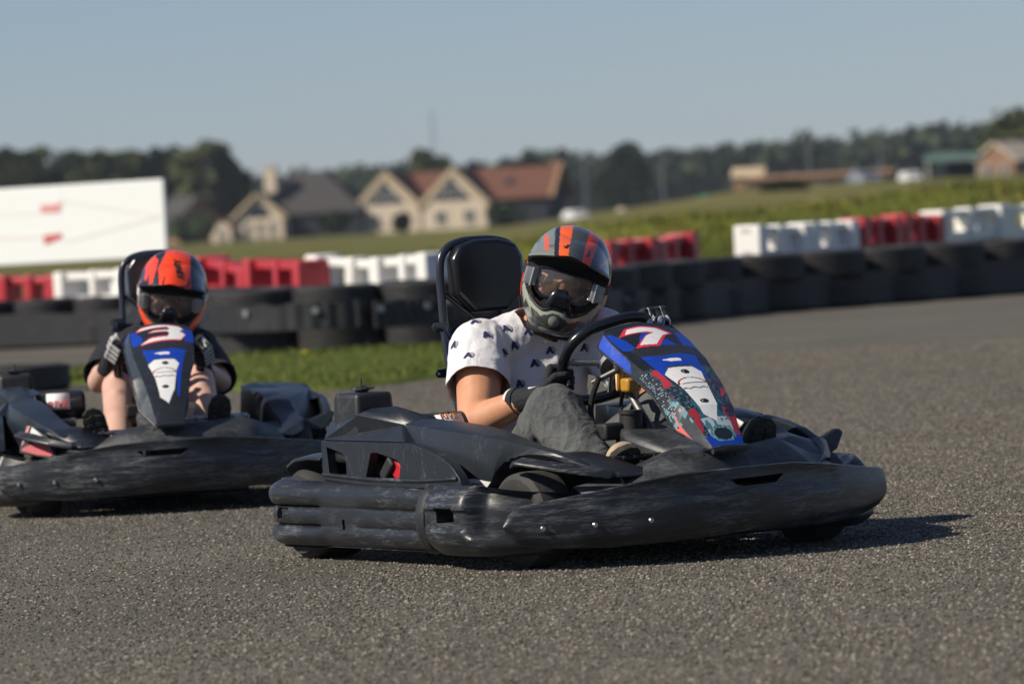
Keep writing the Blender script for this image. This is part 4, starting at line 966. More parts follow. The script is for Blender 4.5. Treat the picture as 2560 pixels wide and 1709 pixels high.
def rims(f, l, z, a, b, ex, tilt, rot, n=56):   # rounded D shaped steering wheel rim
    ps = []
    for k in range(n):
        t = 2 * PI * k / n; c, s_ = math.cos(t), math.sin(t)
        x = a * math.copysign(abs(c) ** (2 / ex), c); y = b * math.copysign(abs(s_) ** (2 / ex), s_)
        if y < 0: y *= .92
        x, y = x * math.cos(rot) - y * math.sin(rot), x * math.sin(rot) + y * math.cos(rot)
        ps.append(K(f + y * math.sin(tilt), l + x, z + y * math.cos(tilt)))
    return ps
RIM = {}
def make_kart(loc, heading, num, label, SW, rot=0.0, dz=0.0, slot=.062, wz=0.0, pw=1.0):
    t = thing('racing_kart', label, 'go-kart', loc, R(heading), 'rental karts on the track')
    # bumper ring
    wb = wrap_bumper().build('bumper', M['black'], t, angle=50)
    c = MB(); c.box(K(-.655, -.71, .147), (.10, .072, .034)); c.box(K(-.655, .71, .147), (.10, .072, .034)); c.box(K(-.28, -.68, .118), (.12, .016, .03)); cut(wb, c)
    for sd in (1, -1):
        cb_ = corner_bumper()
        if sd < 0: cb_.v = [Vector((-p.x, p.y, p.z)) for p in cb_.v]
        o = cb_.build('corner_bumper', M['black'], t, angle=55)
        c = MB(); c.box(K(.46, -.70 * sd, .165), (.18, .105, .045)); cut(o, c)
        j = MB(); rg = []
        for f, e in ((.225, .0), (.235, .03), (.26, .038), (.285, .03), (.295, .0)):
            rg.append([K(f, -sd * (.625 + .045 + e * .6 * math.cos(a) ) , .15 + (.065 + e) * math.sin(a)) if False else K(f, -sd * (.63 + (.022 + e) * math.cos(a)), .145 + (.066 + e) * math.sin(a)) for a in [2 * PI * k / 20 for k in range(20)]])
        j.loft(rg); j.build('bumper_joint', M['black2'], t)
    ff = fairing().build('front_fairing', M['fair'], t, angle=24)
    c = MB(); c.extrude([(-.095, .232), (.105, .232), (.07, .209), (-.062, .209)], lambda a, b, d: K(.80 + d, a + slot, b), .3); cut(ff, c)
    for l in (-.56, -.43, -.28):
        n = plan_n(l); p = K(fair_f(l) + n.x * .010, l + n.y * .010, .137); b = MB()
        b.lathe([(0, .006), (.005, .006), (.008, .003), (.0085, -.002)], Matrix.Translation(p) @ K(n.x, n.y, 0).to_track_quat('Z', 'Y').to_matrix().to_4x4(), 14); b.build('bolt', M['steel'], ff)
    # upper deck between fairing and nose panel
    d = MB(); D = lambda *ps: d.poly([K(*p) for p in ps])
    row0 = [(fair_f(l) - .018, l, interp(ZT, abs(l)) - .012) for l in (-.44, -.30, -.15, 0, .15, .30, .44)]
    row1 = [(.70, -.40, .240), (.735, -.28, .262), (.80, -.15, .312), (.86, 0, .314), (.80, .15, .318), (.735, .28, .325), (.70, .40, .275)]
    row2 = [(.62, -.38, .20), (.60, -.26, .22), (.63, -.12, .29), (.66, 0, .33), (.63, .12, .325), (.60, .26, .30), (.62, .38, .25)]
    for a, b in ((row0, row1), (row1, row2)):
        for i in range(6): D(a[i], a[i + 1], b[i + 1], b[i])
    dk = d.build('front_deck', M['deck'], t, weld=.001, angle=14, solid=.005)
    fn = MB(); fn.extrude([(.865, .262), (.88, .258), (.80, .322)], lambda a, b, q: K(a, -.10 + q, b), .006); fn.extrude([(.86, .258), (.88, .256), (.79, .335), (.77, .325)], lambda a, b, q: K(a, .10 + q, b), .007); fn.build('panel_bracket', M['black2'], t)
    for l_, m_, pts in ((-.052, M['hole'], [(-.025, .258), (.022, .258), (.0, .304)]), (.068, M['deck'], [(-.018, .262), (.024, .259), (-.012, .305)])):  # black plate painted in for the dark hole, then the fin
        tf = MB(); tf.extrude(pts, lambda a, b, q: K(.896 - (b - .26) * .9 + q, l_ + a, b + .008), .004); o_ = tf.build('deck_hole_and_fin', m_, dk)
    np_ = nose_panel(t, num)
    for q in (ff, dk): q.rotation_euler[1] = -.020; q.location.z = dz
    np_.location.z = dz; np_.scale.x = pw
    pl = pod_side(t, True, num); pr_ = pod_side(t, False, num)
    # fuel tank box at the rear left with its cap
    b = MB(); b.loft([[K(-.315 + f * .080 * e, -.548 + l * .064 * e, z) for f, l in ((-1, -1), (1, -1), (1, 1), (-1, 1))] for z, e in ((.30, 1.06), (.42, 1.05), (.514, .98))]); tk_ = b.build('fuel_tank', M['black2'], t, bevel=.014, bseg=4)
    cp = MB(); cp.lathe([(0, .535), (.012, .535), (.016, .531), (.033, .529), (.035, .522), (.02, .518), (.02, .512)], Matrix.Translation(K(-.32, -.548, 0)), 24); cp.rod(K(-.32, -.548, .53), K(-.32, -.548, .556), .003, 6); cp.box(K(-.30, -.548, .526), (.075, .022, .006), Matrix.Rotation(.5, 3, 'Z')); cp.build('filler_cap', M['black2'], tk_)
    # engine seen through the openings
    en = MB(); en.box(K(.012, -.585, .285), (.07, .10, .062), Matrix.Rotation(.5, 3, 'X')); en.box(K(-.06, -.57, .262), (.07, .07, .03), Matrix.Rotation(.5, 3, 'X')); eo = en.build('engine', M['red'], t, bevel=.01)
    en = MB(); en.box(K(-.030, -.590, .288), (.09, .040, .085), Matrix.Rotation(.85, 3, 'X')); en.rod(K(-.10, -.59, .325), K(-.07, -.5, .325), .03, 14); en.build('airbox', M['dark'], eo, bevel=.008)
    en = MB(); en.tube([K(-.085, -.60, .332), K(-.03, -.60, .326), K(.035, -.60, .305), K(.06, -.60, .28)], .0095, 10); en.build('guard_bar', M['steel'], eo)
    en = MB(); en.ellipsoid(K(-.32, -.54, .335), (.03, .05, .05)); en.ellipsoid(K(-.31, -.55, .27), (.04, .05, .03)); en.rod(K(-.36, -.5, .31), K(-.29, -.56, .31), .022); en.build('exhaust', M['grey'], eo)
    en = MB(); en.box(K(-.10, -.44, .26), (.22, .62, .16)); en.build('engine_block', M['dark'], eo, bevel=.02)
    dr = MB(); dr.tube([K(-.10, -.475, .388), K(-.10, -.470, .388), K(-.10, -.30, .388), K(-.10, -.285, .388)], [.045, .056, .056, .045], 24); do = dr.build('silencer_drum', M['black'], t, bevel=.004)
    lb_ = MB(); lb_.loft([[K(-.10 + .0575 * math.cos(a), l, .388 + .0575 * math.sin(a)) for l in (-.435, -.345)] for a in [R(-12 + 8 * k) for k in range(10)]], False, False); lb_.build('label', M['white'], do, solid=.001, fix=False)
    dr = MB(); dr.box(K(-.06, -.39, .312), (.13, .05, .055)); dr.build('bracket_block', M['grey'], do, bevel=.004)
    # chassis
    ch = MB()
    for sd in (-1, 1):
        ch.tube([K(-.78, .20 * sd, .075), K(-.4, .30 * sd, .075), K(.1, .34 * sd, .075), (K(.5, .26 * sd, .075)), K(.86, .16 * sd, .09)], .016, 10); ch.rod(K(-.4, .3 * sd, .075), K(-.35, .62 * sd, .10), .014); ch.rod(K(.2, .33 * sd, .075), K(.25, .62 * sd, .10), .014)
        ch.rod(K(.58, .25 * sd, .12), K(.58, .47 * sd, .14), .013)
    for f in (-.78, -.3, .3, .8): ch.rod(K(f, -.28, .075), K(f, .28, .075), .015)
    ch.rod(K(-.62, -.6, .14), K(-.62, .6, .14), .02); ch.build('frame', M['frame'], t)
    fl_ = MB(); fl_.box(K(.3, 0, .062), (.56, 1.0, .006)); fl_.build('floor_tray', M['dark'], t)
    wheel(t, 'front_wheel', .585, -.475, .141, .125, SW); wheel(t, 'front_wheel', .585, .475, .141, .125, SW)
    wheel(t, 'rear_wheel', -.62, -.535, .141, .19); wheel(t, 'rear_wheel', -.62, .535, .141, .19)
    # seat shell, hoop and head pad
    st_ = MB(); prof = [(.10, .10), (.0, .085), (-.16, .075), (-.30, .09), (-.39, .16), (-.45, .30), (-.50, .46), (-.545, .60), (-.56, .68)]
    rg = []
    for i, (f, z) in enumerate(prof):
        wv = interp([(0, .15), (2, .19), (4, .205), (6, .20), (8, .16)], i); dz = interp([(0, .03), (2, .12), (4, .16), (5, .13), (8, .03)], i); df = interp([(0, 0.), (3, .02), (5, .12), (7, .10), (8, .03)], i)
        rg.append([K(f + df * q ** 4 , .015 + wv * (q if abs(q) < .9 else q), z + dz * q ** 4 * (1 if i < 5 else .35)) for q in [-1 + k / 8 for k in range(17)]])
    st_.loft(rg, False, False); st_.build('seat', M['gloss'], t, solid=.008)
    fo_, lo_ = -.60, .042
    hp = [(fo_ + .09, lo_ - .120, .30), (fo_ + .06, lo_ - .138, .44), (fo_ + .02, lo_ - .145, .60), (fo_, lo_ - .145, .78), (fo_ - .005, lo_ - .141, .89), (fo_ - .008, lo_ - .112, .935), (fo_ - .01, lo_ - .06, .953), (fo_ - .01, lo_, .956)]
    hp = hp + [(f, 2 * lo_ - l, z) for f, l, z in hp[::-1][1:]]
    b = MB(); b.tube(spline([K(*p) for p in hp], 6), .0135, 12); ho = b.build('seat_hoop', M['frame'], t)
    for z_, l_ in ((.690, lo_ - .145), (.545, lo_ - .142)):
        tb = MB(); tb.extrude([(0, -.016), (-.045, -.013), (-.054, 0), (-.045, .013), (0, .016)], lambda a, c_, q: K(fo_ + .02 + q, l_ + a, z_ + c_), .008); o_ = tb.build('hoop_bracket', M['frame'], ho); hc = MB(); hc.rod(K(fo_ - .05, l_ - .042, z_), K(fo_ + .09, l_ - .042, z_), .005, 10); cut(o_, hc)
    oct_ = [(-.128, .79), (-.135, .90), (-.105, .942), (-.04, .958), (.05, .958), (.115, .94), (.14, .90), (.135, .79), (.07, .728), (-.06, .728)]
    b = MB(); b.loft([[K(fo_ + d_, lo_ + .004 + x * .93 * k_, .84 + (z - .84) * k_) for x, z in oct_] for d_, k_ in ((-.012, .96), (.0, 1.0), (.035, 1.0), (.048, .93))]); b.build('head_pad', M['gloss'], t, bevel=.008, bseg=3)
    b = MB(); b.rod(K(fo_ - .004, lo_ - .143, .80), K(fo_ + .02, lo_ - .03, .70), .008); b.rod(K(fo_ - .004, lo_ + .143, .80), K(fo_ + .02, lo_ + .03, .70), .008); b.build('pad_brace', M['frame'], ho)
    # steering
    rim = rims(.262, -.005, .556 + wz, .157, .154, 2.7, R(38), rot)
    RIM[num] = rim
    b = MB(); b.tube(rim, .0172, 14, True); sw = b.build('steering_wheel', M['gloss'], t)
    b = MB(); c0 = K(.275, -.005, .546 + wz)
    for k in (2, 26, 42): b.rod(c0, rim[k], .008, 8)
    b.lathe([(0, .012), (.04, .010), (.045, -.01), (0, -.014)], Matrix.Translation(c0) @ K(-math.cos(R(38)), 0, math.sin(R(38))).to_track_quat('Z', 'Y').to_matrix().to_4x4(), 20); b.build('wheel_hub', M['grey'], sw)
    b = MB(); b.rod(c0, K(.70, 0, .16), .012, 12); b.build('steering_column', M['darksteel'], t)
    b = MB(); b.rod(K(.45, -.05, .30), K(.45, -.05, .42), .033, 16); b.rod(K(.45, -.05, .42), K(.45, -.05, .43), .038, 16); b.build('brake_reservoir', M['dark'], t)
    b = MB(); b.box(K(.40, -.022, .503), (.04, .05, .042)); b.box(K(.37, -.038, .515), (.026, .016, .058)); b.build('fluid_bottle', M['yellow'], t, bevel=.008)
    b = MB(); b.tube(spline([K(.34, -.09, .53), K(.31, -.10, .47), K(.30, -.10, .40), K(.36, -.09, .30)], 6), .009, 8); b.tube(spline([K(.38, -.03, .50), K(.34, -.02, .44), K(.38, -.05, .35)], 6), .006, 8); b.build('hose', M['dark'], t)
    b = MB(); b.rod(K(.30, -.09, .515), K(.385, -.04, .555), .008, 10); b.lathe([(.010, -.008), (.02, -.008), (.02, .008), (.010, .008)], Matrix.Translation(K(.385, -.04, .56)) @ Matrix.Rotation(R(60), 4, 'X'), 16, True); b.rod(K(.47, -.04, .36), K(.43, -.02, .40), .011, 10); b.build('linkage', M['darksteel'], t)
    b = MB(); b.box(K(.42, -.10, .37), (.09, .07, .05)); b.box(K(.40, .04, .30), (.14, .14, .10)); b.build('bracket_block', M['dark'], t, bevel=.008)
    # column fairing below the panel
    b = MB(); b.loft([[K(.40, -.085, .395), K(.40, .13, .395), K(.40, .14, .15), K(.40, -.09, .15)], [K(.52, -.115, .365), K(.52, .13, .365), K(.52, .14, .13), K(.52, -.09, .13)], [K(.70, -.07, .315), K(.70, .09, .315), K(.70, .09, .13), K(.70, -.06, .13)]]); b.build('column_fairing', M['deck'], t, bevel=.02)
    for sd in (-1, 1):
        b = MB(); b.rod(K(.655, sd * .075, .300 + .018 * (sd + 1)), K(.655, sd * .30, .300 + .018 * (sd + 1)), .010, 12); b.rod(K(.655, sd * .30, .300 + .018 * (sd + 1)), K(.62, sd * .30, .12), .008, 8)
        for k in range(6): b.rod(K(.668, sd * (.1 + .035 * k), .303 + .018 * (sd + 1)), K(.668, sd * (.108 + .035 * k), .303 + .018 * (sd + 1)), .006, 6)
        b.build('pedal', M['steel' if num != 7 else 'black2'], t)
    # printed labels of each kart
    def Lb(name, pts, m): return printed(pl, name, [K(*p) for p in pts], m=m)
    return t
M['mark_or'] = mat('orange_print', (.5, .2, .09), .5)
# ------------------------------------------------------------------ drivers
def skin_mat(name, c1, c2):
    m = mat(name, c1, .5, spec=.4); nt = m.node_tree; b = bsdf(m); v = coords(nt); n = noise_n(nt, v, 14, 4, .6); n2 = noise_n(nt, v, 260, 2, .6)
    nt.links.new(mixc(nt, ramp(nt, n, [(.35, 0.0), (.68, 1.0)]), c1, c2), b.inputs['Base Color']); b.inputs['Subsurface Weight'].default_value = .12
    b.inputs['Subsurface Radius'].default_value = (.012, .005, .003); b.inputs['Subsurface Scale'].default_value = .6
    nt.links.new(bump(nt, n2, .12, .001), b.inputs['Normal']); return m
M['skin_tan'] = skin_mat('tanned_skin', (.56, .285, .165), (.48, .22, .12))
M['skin_pale'] = skin_mat('pale_skin', (.58, .37, .29), (.52, .30, .23))
M['shirt'] = fabric('white_jersey', (.70, .69, .69), (.60, .60, .62), 220, 13, .5)
M['navy'] = mat('navy_print', (.012, .02, .10), .85); M['greyprint'] = mat('grey_print', (.30, .29, .27), .85)
M['jeans'] = fabric('grey_denim', (.042, .047, .05), (.135, .142, .14), 260, 20, .7)
M['blackcloth'] = fabric('black_cotton', (.010, .011, .016), (.018, .019, .026), 200, 14, .5)
M['glove_black'] = fabric('black_glove_cloth', (.010, .011, .014), (.02, .021, .026), 150, 30, .3, .7)
M['glove_trim'] = mat('white_piping', (.55, .56, .58), .6); M['glove_blue'] = mat('blue_grey_panel', (.09, .12, .20), .6); M['glove_grey'] = mat('grey_glove_panel', (.34, .34, .34), .7)
M['suede'] = fabric('beige_suede', (.44, .35, .24), (.36, .28, .19), 120, 20, .3); M['sole'] = fabric('dark_rubber_sole', (.025, .024, .02), (.05, .048, .04), 60, 30, .6, .8)
M['lens'] = mat('clear_lens', (.10, .085, .075), .05, spec=.8, Alpha=.58, Coat_Weight=.8); M['clearplastic'] = mat('clear_plastic', (.35, .38, .40), .12, spec=.7, Alpha=.55)
M['eye'] = mat('eye_white', (.6, .58, .55), .3); M['iris'] = mat('brown_iris', (.03, .015, .008), .2)

def kv(p): return K(*p)
def frame_of(a, b):
    d = (Vector(b) - Vector(a)).normalized(); u = d.orthogonal().normalized(); return d, u, d.cross(u)
def torso_mb(st, infl=0.0, n=28):        # stations: (f, l, z, half width, half depth, twist about up)
    mb = MB(); rings = []; c = [Vector((s[0], s[1], s[2])) for s in st]
    for i, s in enumerate(st):
        d = (c[min(i + 1, len(c) - 1)] - c[max(i - 1, 0)]).normalized(); tw = R(s[5])
        side = Vector((-math.sin(tw), math.cos(tw), 0)); fwd = side.cross(d).normalized(); side = d.cross(fwd).normalized()
        rings.append([kv(c[i] + side * (s[3] + infl) * math.copysign(abs(math.cos(a)) ** .85, math.cos(a)) + fwd * (s[4] + infl) * math.copysign(abs(math.sin(a)) ** .9, math.sin(a))) for a in [2 * PI * k / n for k in range(n)]])
    mb.loft(rings); return mb
def limb(mb, pts, rad, infl=0.0):
    for a, b, ra, rb in zip(pts, pts[1:], rad, rad[1:]): mb.capsule(kv(a), kv(b), ra + infl, rb + infl, 18)
def cut_local(o, co, no, sel):           # trim cloth at a hem, only where sel holds
    bm = bmesh.new(); bm.from_mesh(o.data); no = Vector(no).normalized(); co = Vector(co)
    fs = [f for f in bm.faces if sel(f.calc_center_median())]
    g = list({*fs, *[e for f in fs for e in f.edges], *[v for f in fs for v in f.verts]})
    bmesh.ops.bisect_plane(bm, geom=g, plane_co=co, plane_no=no, dist=.0001)
    bmesh.ops.delete(bm, geom=[f for f in bm.faces if (f.calc_center_median() - co).dot(no) > 0 and sel(f.calc_center_median())], context='FACES')
    bmesh.ops.delete(bm, geom=[v for v in bm.verts if not v.link_faces], context='VERTS')
    bm.to_mesh(o.data); bm.free()
def wrinkle(o, fn):
    me = o.data
    cs = [v.co.copy() for v in me.vertices]; ns = [v.vector.copy() for v in me.vertex_normals]; buf = []
    for c, n in zip(cs, ns): buf += list(c + n * fn(c))
    me.vertices.foreach_set('co', buf); me.update()
def shade(o, a=60):
    o.data.polygons.foreach_set('use_smooth', [True] * len(o.data.polygons)); o.data.set_sharp_from_angle(angle=R(a))

def glove(parent, P, T, B, Wp, wr, style, rr=.0172, sc=1.0, name='glove'):
    """hand closed on the wheel rim: P rim point, T rim direction (towards the index finger), B from rim to the palm side, Wp wrist position; all kart-local"""
    T = T.normalized(); B = (B - T * B.dot(T)).normalized(); Mx = T.cross(B).normalized()
    if Mx.dot(Wp - P) > 0: Mx = -Mx            # the fingers reach over the rim away from the wrist
    mb = MB(); q = (rr + .0095) ; knuck = []
    for i, (off, ln) in enumerate(((.030, .96), (.0105, 1.06), (-.0095, 1.0), (-.028, .82))):
        o = P + T * off * sc
        def pt(ang, rad): return o + (B * math.cos(ang) + Mx * math.sin(ang)) * rad
        mcp = pt(.62, q + .018 * sc); pip = pt(1.62 + .08 * i, q + .010); dip = pt(2.55 * ln + .1, q + .002); tip = pt(3.35 * ln + .1, q - .001)
        knuck.append(mcp)
        mb.capsule(mcp, pip, .0118 * sc, .0108 * sc, 10); mb.capsule(pip, dip, .0106 * sc, .0098 * sc, 10); mb.capsule(dip, tip, .0097 * sc, .0086 * sc, 10)
    back = P + B * (q + .024 * sc)
    heel = P + B * (q + .020 * sc) - Mx * .052 * sc
    for i, k in enumerate(knuck): mb.capsule(k, heel + T * (.018 - .012 * i) * sc, .0135 * sc, .0165 * sc, 10)
    mb.capsule(knuck[0], knuck[3], .012 * sc, .012 * sc, 10)
    th0 = heel + T * .026 * sc; th1 = P + T * .046 * sc + B * .016 - Mx * .024 * sc; th2 = P + T * .050 * sc - B * .012 - Mx * .020 * sc; th3 = P + T * .040 * sc - B * .028 - Mx * .004
    mb.capsule(th0, th1, .0165 * sc, .0125 * sc, 10); mb.capsule(th1, th2, .0120 * sc, .0108 * sc, 10); mb.capsule(th2, th3, .0106 * sc, .009 * sc, 10)
    d = (Wp - heel).normalized()
    mb.capsule(heel, Wp, .027 * sc, wr + .003, 14); mb.capsule(Wp, Wp + d * .028, wr + .003, wr + .005, 14)
    o = mb.build(name, M['glove_black'], parent); remesh(o, .0026, 5, .5); shade(o)
    for m_ in ('glove_trim', 'glove_blue', 'glove_grey'): o.data.materials.append(M[m_])
    clip(o, Wp + d * .040, d)
    cidx = []
    for p in o.data.polygons:
        c = p.center; m_ = 0; t_ = (c - P).dot(T); b_ = (c - P).dot(B); x_ = (c - P).dot(Mx)
        if style == 1:
            if b_ > q + .012 and -.03 < x_ < .03:
                e = ((t_ - .001) / .015) ** 2 + ((x_ - .0) / .026) ** 2
                if .75 < e < 1.25: m_ = 1
                elif e < .75 and t_ > 0: m_ = 2
            if b_ > 0 and x_ > .008 and (abs(t_ - .0205) < .0018 or abs(t_ + .019) < .0018): m_ = 1
        else:
            if b_ > -.006 and -.045 < x_ and not any(abs(t_ - e) < .0022 for e in (.0205, .0005, -.0185)) and abs(t_) < .037: m_ = 3
        p.material_index = m_
    cf = MB(); u = d.orthogonal().normalized(); v = d.cross(u)
    cf.loft([[Wp + d * s_ + (u * math.cos(a) + v * math.sin(a)) * (wr + r_) for a in [2 * PI * k / 28 for k in range(28)]] for s_, r_ in ((.014, .005), (.015, .0075), (.040, .0085), (.041, .006))])
    co_ = cf.build('glove_cuff', M['glove_black'], o)
    cf = MB(); cf.loft([[Wp + d * s_ + (u * math.cos(a) + v * math.sin(a)) * (wr + r_) for a in [2 * PI * k / 28 for k in range(28)]] for s_, r_ in ((.0405, .004), (.0408, .008), (.052, .0085), (.0524, .004))])
    if style == 1: cf.build('cuff_band', M['glove_trim'], o)
    return o, (P, T, B, Mx, q, heel, Wp, d)

def shoe(parent, heel, toe, up, m, sc=1.0, sole_m=None):
    heel, toe, up = kv(heel), kv(toe), Vector(K(*up)).normalized(); d = (toe - heel); L = d.length; d.normalize(); up = (up - d * up.dot(d)).normalized(); w_ = d.cross(up)
    mb = MB(); tab = [(0.0, .026, .030), (.08, .032, .060), (.25, .034, .075), (.42, .036, .068), (.6, .041, .052), (.78, .044, .042), (.92, .036, .034), (1.0, .018, .024)]
    rings = [[heel + d * L * t + w_ * x * hw * sc + up * z for x, z in ((-1, 0), (-1.04, h * .3), (-.9, h * .65), (-.5, h * .94), (0, h), (.5, h * .94), (.9, h * .65), (1.04, h * .3), (1, 0), (0, -.002))] for t, hw, h in [(a, b, c * sc) for a, b, c in tab]]
    mb.loft(rings); o = mb.build('shoe', m, parent, angle=60, sub=2)
    s = MB(); tab2 = [(-.02, .022), (.05, .034), (.3, .035), (.6, .044), (.82, .046), (.96, .036), (1.03, .014)]
    s.loft([[heel + d * L * t + w_ * x * hw * sc + up * z for x, z in ((-1, -.016), (-1, .004), (1, .004), (1, -.016))] for t, hw in tab2])
    k = 0
    for t in (.1, .22, .34, .5, .62, .74, .86):
        s.box(heel + d * L * t + w_ * .014 * sc - up * .017, (.001, .001, .001)); c = heel + d * L * t - up * .019
        Rm = Matrix((d, w_, up)).transposed(); s.box(c + w_ * .017 * sc, (.016, .028 * sc, .007), Rm @ Matrix.Rotation(.3, 3, 'Z')); s.box(c - w_ * .017 * sc, (.016, .028 * sc, .007), Rm @ Matrix.Rotation(-.3, 3, 'Z'))
    s.build('sole', sole_m or M['sole'], o, bevel=.002)
    return o

HR = [(.1585, .006, .010, .012), (.1565, .022, .032, .036), (.151, .046, .060, .064), (.138, .074, .085, .09), (.115, .098, .112, .118), (.08, .119, .130, .140), (.04, .130, .140, .150), (0, .134, .143, .152), (-.04, .134, .148, .148), (-.075, .129, .160, .138), (-.105, .118, .170, .125), (-.135, .100, .170, .105), (-.155, .085, .158, .092), (-.168, .070, .135, .08)]
def helmet(parent, Mt, kind, vent=True):
    def X(p): return Mt @ Vector(p)
    n = 132; m = 110; zs = [lerp(.160, -.168, (j / m)) for j in range(m + 1)]; tab = sorted([(z, w_, f, b) for z, w_, f, b in HR])
    # smooth the table with a spline in z
    pts = spline([Vector((w_, f, z)) for z, w_, f, b in HR], 9); ptb = spline([Vector((b, 0, z)) for z, w_, f, b in HR], 9)
    rings = []
    for p, q in zip(pts, ptb):
        r_ = []; chin = sstep(-.05, -.12, p.z)
        for k in range(n):
            a = 2 * PI * k / n; c, s = math.cos(a), math.sin(a)
            ex = lerp(1.0, 1.18, chin) if s < 0 else 1.0
            r_.append(Vector((p.x * math.copysign(abs(c) ** .94, c), (p.y if s < 0 else q.x) * math.copysign(abs(s) ** ex, s), p.z)))
        rings.append(r_)
    port = [(-.121, -.018), (-.108, -.050), (-.082, -.080), (-.045, -.094), (-.015, -.080), (.015, -.080), (.045, -.094), (.082, -.080), (.108, -.050), (.121, -.018), (.117, .045), (.08, .062), (-.08, .062), (-.117, .045)]
    mb = MB(); keepf = []
    for i in range(len(rings) - 1):
        for k in range(n):
            kk = (k + 1) % n; c = (rings[i][k] + rings[i][kk] + rings[i + 1][k] + rings[i + 1][kk]) / 4
            if c.y < -.02 and inpoly(c.x, c.z, port): continue
            keepf.append((i * n + k, (i + 1) * n + k, (i + 1) * n + kk, i * n + kk))
    flat = [p for r_ in rings for p in r_]
    mb.add([X(p) for p in flat], keepf); mb.add([X(p) for p in rings[0]], [list(range(n))[::-1]])
    inv = Mt.inverted()
    def camo(x, y, z, k):
        q = noise.cell(Vector((x * 38 + z * 22 + 40, z * 30 - x * 14 + 40, y * 24 + k))); return q
    def col1(p, nrm):
        p = inv @ p; x, y, z = p.x, p.y, p.z; fr = y < .03
        st_l = [(-.070, .17), (-.026, .17), (-.004, .066), (-.030, .066)]; st_r = [(.030, .17), (.066, .17), (.062, .066), (.034, .066)]
        if fr and z > .05:
            if inpoly(x, z, st_l): return (.02, .012, .01) if inpoly(x, z, [(-.036, .108), (-.012, .122), (-.016, .108)]) else (.80, .115, .018)
            if inpoly(x, z, st_r): return (.02, .012, .01) if inpoly(x, z, [(.040, .098), (.05, .125), (.052, .10)]) else (.72, .05, .012)
            if inpoly(x, z, [(-.086, .17), (-.070, .17), (-.030, .066), (-.046, .066)]) or inpoly(x, z, [(.066, .17), (.088, .17), (.084, .066), (.062, .066)]): return (.012, .018, .032)
            if abs(x + .088 + (z - .10) * .6) < .008 and .085 < z < .112: return (.75, .09, .03)
            if abs(x - .102) < .012 and abs(z - .085 - (x - .10) * .6) < .005: return (.70, .05, .02)
            if -.026 < x < .034: return (.055, .065, .068)
            if x > .06: return (.06, .075, .085) if camo(x, y, z, 9) > -.1 else (.018, .028, .04)
            return (.185, .20, .175) if camo(x, y, z, 3) > -.62 else (.10, .11, .10)
        if abs(abs(x) - .128) < .02 and y > -.04 and z < .03 and z > -.09: return (.70, .055, .02)
        if z < -.045 and fr:
            pt = lambda o: any(abs((x - x0) * (z1 - z0) - (z - z0) * (x1 - x0)) / math.hypot(x1 - x0, z1 - z0) < o and min(x0, x1) - .004 <= x <= max(x0, x1) + .004 for (x0, z0), (x1, z1) in zip(port[0:9], port[1:10]))
            if pt(.019): return (.27, .285, .225)
            if abs(x) < .034 and z > -.15: return (.02, .024, .022)
            q = camo(x, y, z, 1)
            return (.19, .205, .17) if q > .42 else (.05, .055, .05) if q > .0 else (.018, .021, .02)
        if z > .03: return (.10, .11, .11)
        q = camo(x, y, z, 5); return (.19, .205, .175) if q > .0 else (.03, .034, .032)
    OR, DK, NV = (.86, .062, .012), (.012, .013, .017), (.03, .04, .06)
    def col2(p, nrm):
        p = inv @ p; x, y, z = p.x, p.y, p.z; fr = y < .04
        if fr and z > .05:
            if inpoly(x, z, [(-.030, .17), (.052, .17), (.066, .12), (.078, .074), (-.040, .074), (-.058, .12)]):
                if inpoly(x, z, [(-.036, .080), (.072, .080), (.071, .086), (.066, .105), (.062, .105), (.064, .086), (-.028, .086), (-.024, .110), (-.030, .110)]): return DK
                return OR
            if inpoly(x, z, [(-.128, .07), (-.128, .10), (-.095, .135), (-.062, .135), (-.072, .08), (-.085, .074), (-.092, .098), (-.10, .074), (-.108, .074), (-.112, .096), (-.122, .07)]): return OR
            if inpoly(x, z, [(.085, .13), (.115, .115), (.13, .07), (.118, .066), (.10, .10)]): return (.30, .03, .03) if camo(x, y, z, 2) > 0 else NV
            return DK if camo(x, y, z, 4) > -.3 else NV
        if z < .0 and x < -.052 and fr and z > -.16 and x < -.052 - (z + .16) * .25 + .02: return OR
        if z < -.02 and x > .078 and fr and abs(x - .105 - (z + .08) * .45) < .014: return (.80, .10, .02)
        if abs(x + .02) < .012 and abs(z + .13) < .008 and fr: return OR
        if z < -.14 and .02 < x < .07: return (.62, .02, .012)
        if z > .0 and x < -.1: return OR if camo(x, y, z, 8) > -.4 else DK
        if y > .05: return OR if camo(x, y, z, 6) > .1 else DK
        return (.022, .024, .028)
    colf = col1 if kind == 1 else col2
    o = mb.build('helmet', M['lacquer'], parent, angle=50); paint(o, colf)
    md = o.modifiers.new('t', 'SOLIDIFY'); md.thickness = .012; md.offset = -1
    # sun peak
    pk = MB(); rg = []
    for k in range(91):
        u = -1 + 2 * k / 90; x = .129 * u; dz = -.020 * u * u; rec = .085 * abs(u) ** 2.3; mid = .012 * math.exp(-(u / .34) ** 2)
        base = [(-.115 + rec * .6, .054), (-.165 + rec * .8, .062 + mid * .3), (-.222 + rec, .075 + mid), (-.226 + rec, .080 + mid), (-.218 + rec, .086 + mid), (-.185 + rec * .9, .103 + mid), (-.15 + rec * .8, .118 + mid * .7), (-.115 + rec * .7, .131), (-.08 + rec * .6, .141 - mid), (-.05 + rec * .5, .140 - mid), (-.04 + rec * .4, .125 - mid)]
        sx = 1 - .10 * 0
        ring = []
        for y, z in base:
            zz = z + dz * 1.0 - (.035 * abs(u) ** 4 if z > .10 else .012 * abs(u) ** 4); xx = x * (1 - .16 * sstep(.09, .15, z))
            ring.append(X((xx, y, zz)))
